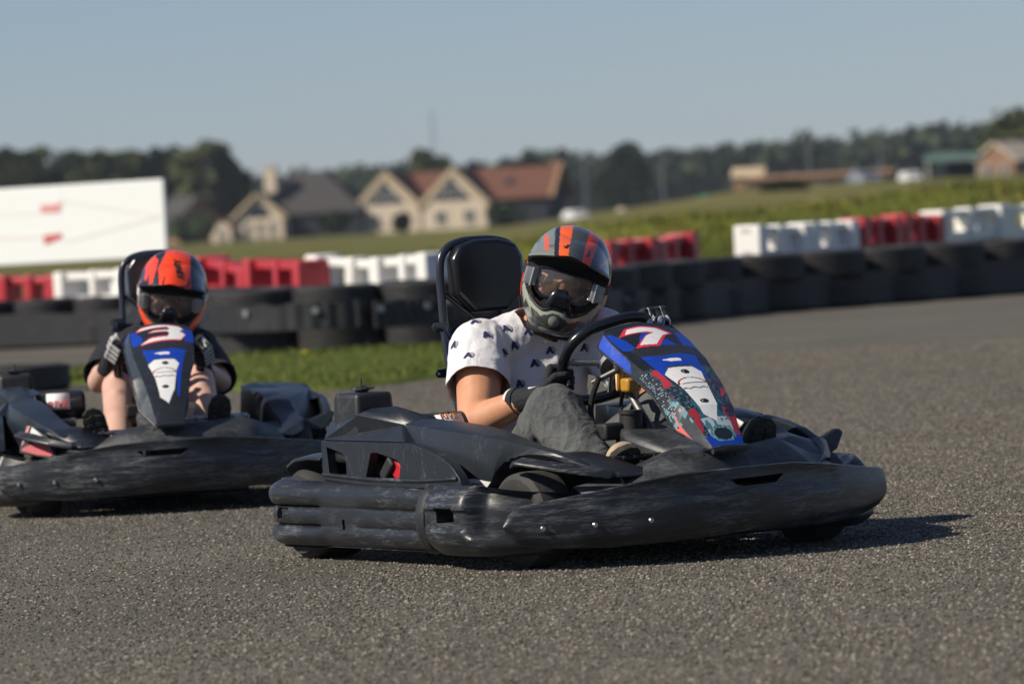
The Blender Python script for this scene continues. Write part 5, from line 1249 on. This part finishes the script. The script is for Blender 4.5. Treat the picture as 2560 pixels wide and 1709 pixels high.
        # finer rows on the top side
        fine = []
        for a, b in zip(ring, ring[1:]):
            for j in range(4): fine.append(a.lerp(b, j / 4))
        fine.append(ring[-1]); rg.append(fine)
    pk.loft(rg); po = pk.build('peak', M['lacquer'], o, angle=40)
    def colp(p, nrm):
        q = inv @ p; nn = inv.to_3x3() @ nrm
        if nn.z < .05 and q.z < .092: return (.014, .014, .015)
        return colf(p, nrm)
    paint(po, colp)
    # port trim
    tr = MB(); pr = []
    for x, z in port:
        best = min((p for p in flat if p.y < -.01), key=lambda p: (p.x - x) ** 2 + (p.z - z) ** 2); pr.append(X((best.x, best.y - .002, best.z)))
    tr.tube(spline(pr, 5, True), .0055, 8, True); tr.build('port_trim', M['dark'], o)
    # lining, face
    fc = MB(); fc.ellipsoid(X((0, -.012, -.02)), (.088, .105, .115), Mt.to_3x3(), 32, 24); 
    fc.capsule(X((0, -.112, .005)), X((0, -.135, -.028)), .010, .015, 12); fc.ellipsoid(X((0, -.128, -.034)), (.020, .014, .012), Mt.to_3x3()); fc.ellipsoid(X((-.045, -.093, -.045)), (.032, .025, .028), Mt.to_3x3()); fc.ellipsoid(X((.045, -.093, -.045)), (.032, .025, .028), Mt.to_3x3())
    fc.ellipsoid(X((0, -.104, .03)), (.06, .018, .012), Mt.to_3x3()); fc.ellipsoid(X((0, -.112, -.075)), (.026, .014, .008), Mt.to_3x3())
    ln = MB(); ln.loft([[X((rx * math.cos(a), .03 + ry * math.sin(a), z)) for a in [2 * PI * k / 32 for k in range(32)]] for rx, ry, z in ((.05, .06, .14), (.10, .10, .11), (.118, .105, .05), (.118, .11, -.05), (.10, .10, -.12), (.06, .07, -.14))]); ln.build('lining', M['hole'], o)
    for sx in (-1, 1):
        e = MB(); e.mi = 0; e.ellipsoid(X((sx * .032, -.098, .004)), (.015, .012, .009), Mt.to_3x3()); e.mi = 1; e.ellipsoid(X((sx * .032, -.1085, .003)), (.006, .004, .006), Mt.to_3x3()); e.build('eye', [M['eye'], M['iris']], parent)
    # goggles: frame, lens, outriggers, strap
    def gx(x, z, d=0): return X((x, -.158 + 2.9 * x * x * .9 + d, z))
    lo = [(-.088, -.012), (-.080, -.040), (-.055, -.056), (-.030, -.052), (-.012, -.030), (.012, -.030), (.030, -.052), (.055, -.056), (.080, -.040), (.088, -.012)]; up_ = [(.088, .018), (.06, .030), (.02, .031), (-.02, .031), (-.06, .030), (-.088, .018)]
    loop = lo + up_; g = MB(); sp = spline([Vector((x, 0, z)) for x, z in loop], 5, True); g.tube([gx(p.x, p.z) for p in sp], .0058, 8, True); go = g.build('goggles', M['gloss'], o)
    L = MB(); rows = []
    for k in range(41):
        x = -.088 + .176 * k / 40
        zl = interp([(a, b) for a, b in lo], x); zu = interp([(a, b) for a, b in up_[::-1]], x); rows.append([gx(x, lerp(zl, zu, j / 8), -.003 - .004 * math.sin(PI * j / 8)) for j in range(9)])
    L.loft(rows, False, False); L.build('lens', M['lens'], go, fix=False)
    fm_ = MB(); NX, NZ = 64, 44  # goggle foam, widened into a dark sheet for the shade under the peak
    gp = lambda i, j: (-.128 + .256 * i / NX, -.112 + .182 * j / NZ)
    vs_ = [X((x, -.140 + 2.4 * x * x + (.012 if z < -.06 else 0) * 0, z)) for j in range(NZ + 1) for i in range(NX + 1) for x, z in (gp(i, j),)]
    fs_ = []
    for j in range(NZ):
        for i in range(NX):
            x, z = gp(i + .5, j + .5)
            if inpoly(x, z, loop) or (inpoly(x, z, [(-.112, -.030), (-.092, -.026), (-.074, -.052), (-.046, -.066), (-.056, -.078), (-.085, -.066)])): continue
            if not inpoly(x, z, [(px * 1.03, pz * 1.02 - .002) for px, pz in port]): continue
            a = j * (NX + 1) + i; fs_.append((a, a + 1, a + NX + 2, a + NX + 1))
    fm_.add(vs_, fs_); fm_.build('foam_and_shade', M['hole'], go, fix=False)
    ng = MB(); ng.loft([[X((x * k_, y, z)) for x in (-1, -.5, 0, .5, 1)] for k_, y, z in ((.018, -.172, -.020), (.030, -.170, -.045), (.040, -.166, -.068), (.046, -.160, -.088))], False, False); ng.build('nose_guard', M['gloss'], go, solid=.006)
    for sx in (-1, 1):
        b = MB(); b.loft([[X((sx * x, y, z)) for x, z in ((x0, -.034), (x0, .020), (x1, .018), (x1, -.032))] for (x0, x1, y) in ((.086, .122, -.125), (.084, .126, -.148), (.088, .120, -.152))]) ; b.build('outrigger', M['clearplastic'], go, bevel=.006)
        r_ = MB(); r_.rod(X((sx * .10, -.152, .022)), X((sx * .10, -.152, -.036)), .005, 8); r_.build('strap_pin', M['steel'], go)
    s = MB(); arc = [R(-40) + R(260) * k / 40 for k in range(41)]
    s.loft([[X((.1365 * math.cos(a) * q, .1545 * math.sin(a) * q * (1 if math.sin(a) > 0 else .95), z)) for z, q in ((-.016, 1.0), (-.016, 1.012), (.014, 1.012), (.014, 1.0))] for a in arc]); s.build('goggle_strap', M['glove_trim'] if kind == 2 else M['dark'], go)
    # chin vent
    v = MB(); Mv = Mt @ Matrix.Translation((0, -.166, -.122)) @ Matrix.Rotation(R(98), 4, 'X'); v.lathe([(0, .012), (.010, .011), (.016, .007), (.019, -.004)], Mv, 24); v.build('chin_vent', M['vent'] if kind == 1 else M['dark'], o)
    for sx in (-1, 1):
        v = MB(); v.loft([[X((sx * x, y, z)) for x, y, z in q] for q in (((.052, -.150, -.118), (.060, -.146, -.118), (.056, -.150, -.124)), ((.075, -.125, -.098), (.085, -.115, -.098), (.080, -.122, -.106)))]); v.build('side_vent', M['dark'], o)
    nr = MB(); nr.tube([X((.07 * math.cos(a), .01 + .085 * math.sin(a) , -.168)) for a in [2 * PI * k / 32 for k in range(32)]], .016, 10, True); nr.build('neck_roll', M['hole'], o)
    return o, fc
M['vent'] = mat('olive_mesh', (.12, .125, .10), .7)

def driver(loc, heading, J, label, spec):
    t = thing('person', label, 'person', loc, R(heading), 'kart drivers')
    Rz = Matrix.Rotation(-R(heading), 4, 'Z'); hd = kv(J['head']); tilt, nod, yaw = J['head_rot']
    Mt = Matrix.Translation(hd) @ Rz @ Matrix.Rotation(R(yaw), 4, 'Z') @ Matrix.Rotation(R(tilt), 4, 'Y') @ Matrix.Rotation(R(nod), 4, 'X')
    ho, face = helmet(t, Mt, spec['helmet'])
    b = torso_mb(J['torso'], 0.0); b.v += []; base = len(b.v)
    def app(o_): 
        k = len(b.v); b.v += o_.v; b.f += [[k + i for i in q] for q in o_.f]; b.m += o_.m
    app(face); A = J['arm_r']; B_ = J['arm_l']; ra = spec['arm']
    limb(b, [J['neck0'], J['neck1']], [.058, .055])
    for arm in (A, B_): limb(b, arm, ra); limb(b, [arm[-1], arm[-1]], [ra[-1] * .9, ra[-1] * .9])
    for leg in (J['leg_r'], J['leg_l']): limb(b, leg, spec['leg'])
    for leg in (J['leg_r'], J['leg_l']):      # calf muscle behind the shin
        k, a = Vector(leg[1]), Vector(leg[2]); b.ellipsoid(kv(k + Vector((.020, 0, .012))), (spec['leg'][1] * .74, spec['leg'][1] * .70, spec['leg'][1] * .86), Matrix.Identity(3), 14, 10); b.ellipsoid(kv(k.lerp(a, .33) + Vector((-.022, 0, -.012))), (spec['leg'][1] * .82, spec['leg'][1] * .82, .10), Matrix.Identity(3), 14, 10)
    bo = b.build('body', spec['skin'], t); remesh(bo, .006, 6); shade(bo)
    # clothes: shirt
    s = torso_mb(J['torso'], .012); sls = spec['sleeve']
    for arm, sl in ((A, sls[0]), (B_, sls[1])):
        a0, a1 = Vector(arm[0]), Vector(arm[1]); e = a0.lerp(a1, sl + .10)
        s.capsule(kv(a0), kv(e), spec['slr'][0], spec['slr'][1], 20); s.capsule(kv(a0 + Vector((-.02, 0, -.02))), kv(Vector(J['torso'][-2][:3])), spec['slr'][0] * .95, .10, 20)
    s.capsule(kv(Vector(J['neck0']) + Vector((0, 0, -.02))), kv(Vector(J['neck0']).lerp(Vector(J['neck1']), .30)), .078, .070, 18)
    so_ = s.build('t_shirt', spec['shirt'], t); remesh(so_, .0055, 5)
    def ridge(p, k): return (1 - abs(noise.noise(p + Vector((k, k, k)))) * 2.2)
    cA = [kv(Vector(arm[0]) + Vector((.045, 0, -.10))) for arm in (A, B_)]; amp = spec.get('fold', 1.0)
    def w1(p):
        q = Vector((p.x * 15 + p.z * 11, p.y * 9, p.z * 12 - p.x * 7)); w_ = .0030 * ridge(q * .75, 3) + .0022 * ridge(Vector((p.x * 30 - p.z * 9, p.y * 14, p.z * 11)), 9)
        w_ += .0045 * max(0, ridge(Vector((p.x * 3.5 + p.z * 5, p.y * 4, p.z * 21 - p.x * 12)), 1) - .35) * sstep(.66, .40, p.z)
        for c in cA:
            v = p - c; d = v.length
            if d < .20:
                a_ = math.atan2(v.z, v.x if abs(v.x) > abs(v.y) else v.y); w_ += .0075 * (1 - abs(math.sin(a_ * 3.5 + d * 9 + 2 * noise.noise(p * 6)))) * (1 - d / .20) * sstep(.02, .05, d)
        return (w_ - .003) * amp
    wrinkle(so_, w1)
    for arm, sl in ((A, sls[0]), (B_, sls[1])):
        a0, a1 = kv(arm[0]), kv(arm[1]); d = (a1 - a0).normalized(); L = (a1 - a0).length
        def sel(c, a0=a0, d=d, L=L, sl=sl):
            q = (c - a0).dot(d); return q > L * (sl - .30) and ((c - a0) - d * q).length < .105 and q < L * 1.3 and not (abs(c.x - kv(J['torso'][2][:3]).x) < spec.get('keepx', .10))
        cut_local(so_, a0 + d * L * sl, d + Vector(spec.get('hem', (0, 0, 0))), sel)
    nd = (kv(J['neck1']) - kv(J['neck0'])).normalized(); cut_local(so_, kv(J['neck0']) + nd * spec.get('collar', .012), nd, lambda c: (c - kv(J['neck0'])).length < spec.get('neckr', .10))
    cut_local(so_, kv((0, 0, spec['hemz'])), (0, 0, -1), lambda c: True)
    md = so_.modifiers.new('t', 'SOLIDIFY'); md.thickness = .0035; md.offset = 1; bake(so_); shade(so_)
    # trousers
    p = MB(); pel = J['torso'][0]; limb(p, [(pel[0] + .02, -.09, pel[2] + .02), (pel[0] + .02, .09, pel[2] + .02)], [.125, .125])
    for leg in (J['leg_r'], J['leg_l']):
        if spec['trouser'] == 'long': limb(p, leg, spec['trr'])
        else:
            h_, k_ = Vector(leg[0]), Vector(leg[1]); limb(p, [tuple(h_), tuple(h_.lerp(k_, .55))], [spec['trr'][0], spec['trr'][0] * .95])
    po = p.build('trousers' if spec['trouser'] == 'long' else 'shorts', spec['trm'], t); remesh(po, .006, 6)
    kn = [kv(J['leg_r'][1]), kv(J['leg_l'][1])]
    def w2(p_):
        w_ = .004 * noise.noise(Vector((p_.x * 14, p_.y * 14, p_.z * 14))) + .0030 * (1 - 2 * abs(noise.noise(Vector((p_.x * 26, p_.y * 26, p_.z * 13)))))
        for c in kn:
            c2 = c + K(-.05, 0, -.07); d = (p_ - c2).length
            if d < .19: w_ += .0075 * (1 - 1.6 * abs(math.sin(d * 42 + 2.5 * noise.noise(p_ * 8)))) * (1 - d / .19)
        return w_
    wrinkle(po, w2)
    if spec['trouser'] == 'long':
        for leg in (J['leg_r'], J['leg_l']):
            a, k = kv(leg[2]), kv(leg[1]); d = (a - k).normalized(); cut_local(po, a - d * .01, d, lambda c, a=a: (c - a).length < .12)
    shade(po)
    for leg, sh in ((J['leg_r'], J['shoe_r']), (J['leg_l'], J['shoe_l'])): shoe(t, *sh, spec['shoe'], spec['ss'])
    gl_ = []
    for nm, G, arm in (('r', J['grip_r'], A), ('l', J['grip_l'], B_)):
        rim = RIM[spec['num']]; i = min(range(len(rim)), key=lambda q: (rim[q] - kv(G[0])).length); P = rim[i]; T = rim[(i + 1) % len(rim)] - rim[i - 1]
        if T.dot(K(*G[1])) < 0: T = -T
        if len(G) > 3: T = K(*G[1])
        gl_.append(glove(t, P, T, K(*G[2]), kv(arm[-1]), ra[-1], spec['glove'], sc=spec['hs']))
    return t, so_, gl_, Mt
KP1, KH1 = (.168, 16.108, 0), 29
KP2, KH2 = (-1.372, 20.4, 0), 6
k1 = make_kart(KP1, KH1, 7, 'dark blue and black kart number 7 with a driver in a white shirt', .10, .30, 0, .062, .020)
k2 = make_kart(KP2, KH2, 3, 'kart number 3 following behind, driven by the person in the orange helmet', 0, 0, .008, -.035, -.032, .92)
# torso stations: forward, left, up, half width, half depth, twist towards the driver's right
J1 = dict(torso=[(-.27, 0, .09, .165, .12, 0), (-.275, 0, .17, .180, .145, -6), (-.285, 0, .27, .178, .152, -14), (-.295, .01, .38, .172, .146, -20), (-.30, .015, .49, .175, .132, -22), (-.295, .025, .58, .165, .108, -22), (-.28, .035, .645, .125, .080, -22), (-.26, .04, .685, .07, .058, -22)],
          neck0=(-.255, .045, .672), neck1=(-.18, .07, .765), head=(-.115, .078, .828), head_rot=(19, 6, -2),
          arm_r=[(-.27, -.155, .620), (-.085, -.282, .405), (.115, -.225, .470)], arm_l=[(-.20, .232, .632), (.07, .29, .46), (.268, .165, .650)],
          leg_r=[(-.15, -.115, .16), (.242, -.197, .432), (.515, -.165, .175)], leg_l=[(-.20, .11, .16), (.22, .19, .40), (.57, .21, .20)],
          shoe_r=((.555, -.155, .215), (.650, -.200, .332), (-.75, -.1, .65)), shoe_l=((.62, .215, .16), (.70, .255, .385), (-1, 0, .3)),
          grip_r=((.235, -.150, .508), (.25, -.30, .9), (-.55, -.75, .1)), grip_l=((.338, .118, .690), (.12, .98, .06), (-.40, .05, .90), 1))
S1 = dict(num=7, helmet=1, skin=M['skin_tan'], arm=[.080, .060, .036], leg=[.08, .062, .042], shirt=M['shirt'], sleeve=(.53, .6), slr=(.094, .096), hemz=.17, trouser='long', trr=[.105, .088, .070], trm=M['jeans'], shoe=M['suede'], ss=1.1, glove=1, hs=1.06, hem=(0, 0, 0), keepx=.12, collar=.020, neckr=.095)
d1_, sh1, gl1, Mt1 = driver(KP1, KH1, J1, 'driver in a white shirt and grey camouflage helmet leaning into the turn in kart 7', S1)
J2 = dict(torso=[(-.27, 0, .09, .15, .11, 0), (-.28, 0, .17, .155, .12, 0), (-.30, 0, .27, .145, .115, 0), (-.30, .01, .38, .145, .11, 0), (-.29, .015, .48, .150, .105, 0), (-.27, .02, .56, .140, .09, 0), (-.25, .02, .62, .10, .065, 0), (-.235, .025, .65, .055, .045, 0)],
          neck0=(-.22, .03, .64), neck1=(-.15, .06, .73), head=(-.085, .078, .806), head_rot=(8.5, 15, 1),
          arm_r=[(-.24, -.15, .58), (-.02, -.230, .475), (.195, -.192, .548)], arm_l=[(-.24, .17, .58), (.02, .235, .45), (.195, .168, .505)],
          leg_r=[(-.20, -.10, .16), (.20, -.165, .455), (.575, -.185, .20)], leg_l=[(-.20, .10, .16), (.20, .145, .465), (.575, .165, .22)],
          shoe_r=((.615, -.225, .185), (.665, -.285, .390), (-1, 0, .3)), shoe_l=((.61, .165, .20), (.675, .205, .412), (-1, 0, .3)),
          grip_r=((.285, -.165, .615), (.35, .15, .9), (-.30, -.85, .35)), grip_l=((.27, .152, .570), (.35, -.1, .9), (-.35, .8, .4)))
S2 = dict(num=3, helmet=2, skin=M['skin_pale'], arm=[.056, .045, .031], leg=[.080, .062, .046], shirt=M['blackcloth'], sleeve=(.80, .95), slr=(.075, .072), hemz=.17, trouser='short', trr=[.09, .07, .055], trm=M['blackcloth'], shoe=M['dark'], ss=.95, glove=2, hs=.95, keepx=.11, collar=.016)
d2_, sh2, gl2, Mt2 = driver(KP2, KH2, J2, 'driver in a black shirt and orange helmet with bare knees in kart 3', S2)

# --------------------------------------- printing that follows a curved surface
dg = bpy.context.evaluated_depsgraph_get(); dg.update()
def tree_of(o):
    e = o.evaluated_get(dg); me = e.to_mesh(); bm = bmesh.new(); bm.from_mesh(me); bm.transform(o.matrix_world); bmesh.ops.triangulate(bm, faces=bm.faces); t = BVHTree.FromBMesh(bm); bm.free(); e.to_mesh_clear(); return t
CAMO = Vector((0, 0, CH))
def ray(px, py): return (fw + cr * ((px - CX) / FPX) - cu * ((py - CY) / FPX)).normalized()
def fine(vs, fs, n=1):
    bm = bmesh.new(); v = [bm.verts.new(p) for p in vs]
    for f in fs:
        try: bm.faces.new([v[i] for i in f])
        except ValueError: pass
    bmesh.ops.triangulate(bm, faces=bm.faces)
    for _ in range(n): bmesh.ops.subdivide_edges(bm, edges=[e for e in bm.edges if e.calc_length() > .006], cuts=1)
    bmesh.ops.triangulate(bm, faces=bm.faces); bm.verts.index_update()
    r = [v_.co.copy() for v_ in bm.verts], [[v_.index for v_ in f.verts] for f in bm.faces]; bm.free(); return r
def wrap(tree, px, py, parts, mb, ang=0, lift=.0016, maxd=.06, up=None):
    """lay flat shapes (vertices in metres about their centre) on the surface met at a measured spot"""
    hit = tree.ray_cast(CAMO, ray(px, py))
    if hit[0] is None: return False
    c, n = hit[0], hit[1]
    if n.dot(c - CAMO) > 0: n = -n
    u = up or Vector((0, 0, 1)); yv = (u - n * u.dot(n)).normalized(); xv = yv.cross(n)
    ca, sa = math.cos(R(ang)), math.sin(R(ang)); xv, yv = xv * ca + yv * sa, yv * ca - xv * sa
    for k, (vs, fs, mi, dl) in enumerate(parts):
        vs, fs = fine(vs, fs, 2); out = []
        for p in vs:
            q = c + xv * p.x + yv * p.y; h = tree.ray_cast(q + n * .03, -n, maxd)
            hn = h[1] if h[0] is not None else n
            if hn.dot(n) < 0: hn = -hn
            out.append((h[0] if h[0] is not None else q) + hn * (lift + dl))
        mb.mi = mi; mb.add(out, fs)
    return True
def into(o, mb, mats):      # the printing becomes part of its garment or cover
    me = o.data; k = len(me.materials)
    for m_ in mats: me.materials.append(m_)
    bm = bmesh.new(); bm.from_mesh(me); inv = o.matrix_world.inverted(); vs = [bm.verts.new(inv @ p) for p in mb.v]
    for f, mi in zip(mb.f, mb.m):
        try: nf = bm.faces.new([vs[i] for i in f]); nf.material_index = k + mi; nf.smooth = True
        except ValueError: pass
    bm.to_mesh(me); bm.free()
def glyph(txt, size, bold=.0, dl=0.0, mi=0, shear=0): vs, fs = text_mesh(txt, size, bold, shear); return (vs, fs, mi, dl)
T1 = tree_of(sh1); mb = MB(); A_ = glyph('A', .030, .0022, .0006, 0)
vA = [Vector((p.x * 1.12, p.y, 0)) for p in A_[0]]
def half_plane(vs, fs): return vs, fs
SHD = [Vector(p) for p in ((.002, .012, 0), (.014, .012, 0), (.020, .002, 0), (.017, -.010, 0), (.008, -.010, 0))]
c8 = lambda x, y: (1060 + x * .3188, 560 + y * .3188); c3 = lambda x, y: (1060 + x * .3827, 520 + y * .3827)
spots = [(*c8(395, 768), 22), (*c8(487, 870), 6), (*c8(238, 948), 4), (*c8(345, 1030), 16), (*c8(492, 705), -20), (*c8(640, 822), 12), (*c8(815, 845), -6), (*c8(705, 955), 4), (*c8(865, 1093), 2), (*c8(748, 1255), 8), (*c8(630, 1010), 20),
         (*c3(820, 930), 0), (*c3(975, 1015), -10), (*c3(1050, 910), -8), (*c3(885, 832), 0), (*c3(1155, 1030), -20), (*c3(1130, 1250), 10), (*c3(1090, 1300), 10), (*c3(1200, 760), 0)]
for px, py, ang in spots: wrap(T1, px, py, [(SHD, [[0, 1, 2, 3, 4]], 1, 0.0), (vA, A_[1], 0, .0007)], mb, ang, .0022)
into(sh1, mb, [M['navy'], M['greyprint']])
# words on the gloves' cuffs and on the helmet of the rear driver
def on(o, px, py, parts, mats, ang=0, lift=.0012, up=None):
    mb = MB()
    if wrap(tree_of(o), px, py, parts, mb, ang, lift, .06, up): into(o, mb, mats)
kt = [c for c in d2_.children if c.name.startswith('helmet')][0]; pk2 = [c for c in kt.children if c.name.startswith('peak')][0]
def trees_of(os_):
    bm = bmesh.new()
    for o in os_:
        e = o.evaluated_get(dg); me = e.to_mesh(); k = len(bm.verts); b2 = bmesh.new(); b2.from_mesh(me); b2.transform(o.matrix_world); tmp = bpy.data.meshes.new('tmp'); b2.to_mesh(tmp); b2.free(); bm.from_mesh(tmp); bpy.data.meshes.remove(tmp); e.to_mesh_clear()
    bmesh.ops.triangulate(bm, faces=bm.faces); t = BVHTree.FromBMesh(bm); bm.free(); return t
mb = MB()
gk = glyph('KENNY', .030, .0016, 0, 0); gk = ([Vector((p.x * 1.25, p.y * 1.1, 0)) for p in gk[0]], *gk[1:])
if wrap(trees_of([kt, pk2]), 447, 672, [gk], mb, 90, .0018, .06, Vector((-.08, .75, .65))): into(pk2, mb, [M['hole']])
gL = gl1[1][0]; mb = MB(); tg = tree_of(gL)
def oval(a, b, n=22): return [Vector((a * math.cos(2 * PI * k / n), b * math.sin(2 * PI * k / n), 0)) for k in range(n)]
def strip(a, b): return [Vector((-a, -b, 0)), Vector((a, -b, 0)), Vector((a, b, 0)), Vector((-a, b, 0))]
wrap(tg, 1652, 802, [(oval(.0105, .018), [list(range(22))], 0, 0), (oval(.0085, .0155), [list(range(22))], 1, .0007)], mb, -18, .0014)
wrap(tg, 1631, 800, [glyph('ROX', .015, .0006, 0, 0)], mb, 68, .0014); wrap(tg, 1620, 803, [(strip(.0018, .017), [[0, 1, 2, 3]], 0, 0)], mb, -25, .0014); wrap(tg, 1674, 800, [(strip(.003, .015), [[0, 1, 2, 3]], 0, 0)], mb, 22, .0014)
into(gL, mb, [M['glove_trim'], M['glove_blue']])
gR = gl1[0][0]; mb = MB(); tg = tree_of(gR)
if wrap(tg, 1418, 957, [glyph('ROX', .018, .0008, 0, 0)], mb, 4, .0014): into(gR, mb, [M['glove_trim']])
# labels on the karts
def px_decal(tree, pts, m_, name, parent, lift=.003, c=None):
    """flat sticker cut to the outline seen in the photograph, stuck on the panel its middle falls on"""
    c = c or (sum(p[0] for p in pts) / len(pts), sum(p[1] for p in pts) / len(pts)); hit = tree.ray_cast(CAMO, ray(*c))
    if hit[0] is None: return
    n = hit[1] if hit[1].dot(hit[0] - CAMO) < 0 else -hit[1]; vs = []
    for p in pts: d = ray(*p); vs.append(CAMO + d * ((hit[0] - CAMO).dot(n) / d.dot(n)))
    vs, fs = fine(vs, [list(range(len(vs)))], 3); out = []
    for p in vs:
        q = tree.find_nearest(p); out.append((q[0] if q[0] is not None and q[3] < .03 else p) + n * lift)
    pw = parent.matrix_world.inverted(); mb = MB(); mb.add([pw @ p for p in out], fs); return mb.build(name, m_, parent, fix=False, angle=80)
def kids(t, nm): return [c for c in t.children_recursive if c.name.split('.')[0] == nm]
pods1 = kids(k1, 'side_pod'); pods2 = kids(k2, 'side_pod'); tr1 = tree_of(pods1[0])
dr2 = kids(k2, 'silencer_drum')[0]; lb2 = [c for c in dr2.children if c.name.startswith('label')][0]
on(lb2, 145, 1012, [glyph('RIVE', .040, .001, 0, 0)], [M['redp']], 0, .0012)
lb1 = [c for c in kids(k1, 'silencer_drum')[0].children if c.name.startswith('label')][0]
on(lb1, 1122, 1040, [glyph('RIVE', .030, .001, 0, 0)], [M['mark_or']], 0, .0012)
px_decal(tr1, [(1165, 1196), (1190, 1196), (1226, 1205), (1214, 1222), (1165, 1224)], M['white'], 'sticker', pods1[0])
px_decal(tr1, [(1182, 1206), (1207, 1207), (1212, 1211), (1206, 1210), (1185, 1210), (1182, 1217), (1178, 1217)], M['redp'], 'sticker_mark', pods1[0], .0045, (1194, 1210))
def plate(pts, f, m_, name, tilt=.5, t=.005):     # flat plate bolted across the front of the left fender of kart 3
    a = R(KH2); o_ = Vector(KP2); F_ = Vector((math.sin(a), -math.cos(a), 0)); nrm = (F_ + Vector((0, 0, tilt)) - Vector((math.cos(a), math.sin(a), 0)) * .35).normalized()
    p0 = o_ + F_ * f + Vector((math.cos(a), math.sin(a), 0)) * -.46 + Vector((0, 0, .28)); inv = k2.matrix_world.inverted(); v = []
    for p in pts: d = ray(*p); v.append(CAMO + d * ((p0 - CAMO).dot(nrm) / d.dot(nrm)))
    b = MB(); k_ = len(v); b.add([inv @ p for p in v] + [inv @ (p - nrm * t) for p in v], [list(range(k_)), [k_ + q for q in range(k_)][::-1]] + [(q, (q + 1) % k_, k_ + (q + 1) % k_, k_ + q) for q in range(k_)])
    return b.build(name, m_, k2, smooth=False)
plate([(66, 1062), (78, 1064), (118, 1090), (136, 1112), (142, 1140), (128, 1146), (50, 1130), (50, 1118)], .735, M['pod'], 'fender_plate', t=.012)
plate([(80, 1067), (112, 1094), (88, 1098), (66, 1105)], .738, M['white'], 'sticker', t=.002)
plate([(56, 1120), (84, 1108), (110, 1102), (124, 1116), (133, 1133), (127, 1140), (92, 1136), (54, 1126)], .738, M['redp'], 'sticker', t=.002)
plate([(68, 1065), (75, 1064), (62, 1103), (52, 1117)], .738, M['midred'], 'sticker', t=.002)
hz_ = MB(); hz_.box((0, 1700, 12), (12000, 3800, 28)); hzm = bpy.data.materials.new('thin_haze'); hzm.use_nodes = True; nt = hzm.node_tree
nt.nodes.remove(nt.nodes['Principled BSDF']); pv_ = nt.nodes.new('ShaderNodeVolumePrincipled'); pv_.inputs['Color'].default_value = (.80, .88, 1, 1); pv_.inputs['Density'].default_value = .00012; pv_.inputs['Anisotropy'].default_value = .2
nt.links.new(pv_.outputs[0], nt.nodes['Material Output'].inputs['Volume'])
tag(hz_.build('haze', hzm, smooth=False), 'thin pale haze over the far fields', 'haze', kind='stuff')
chippings()
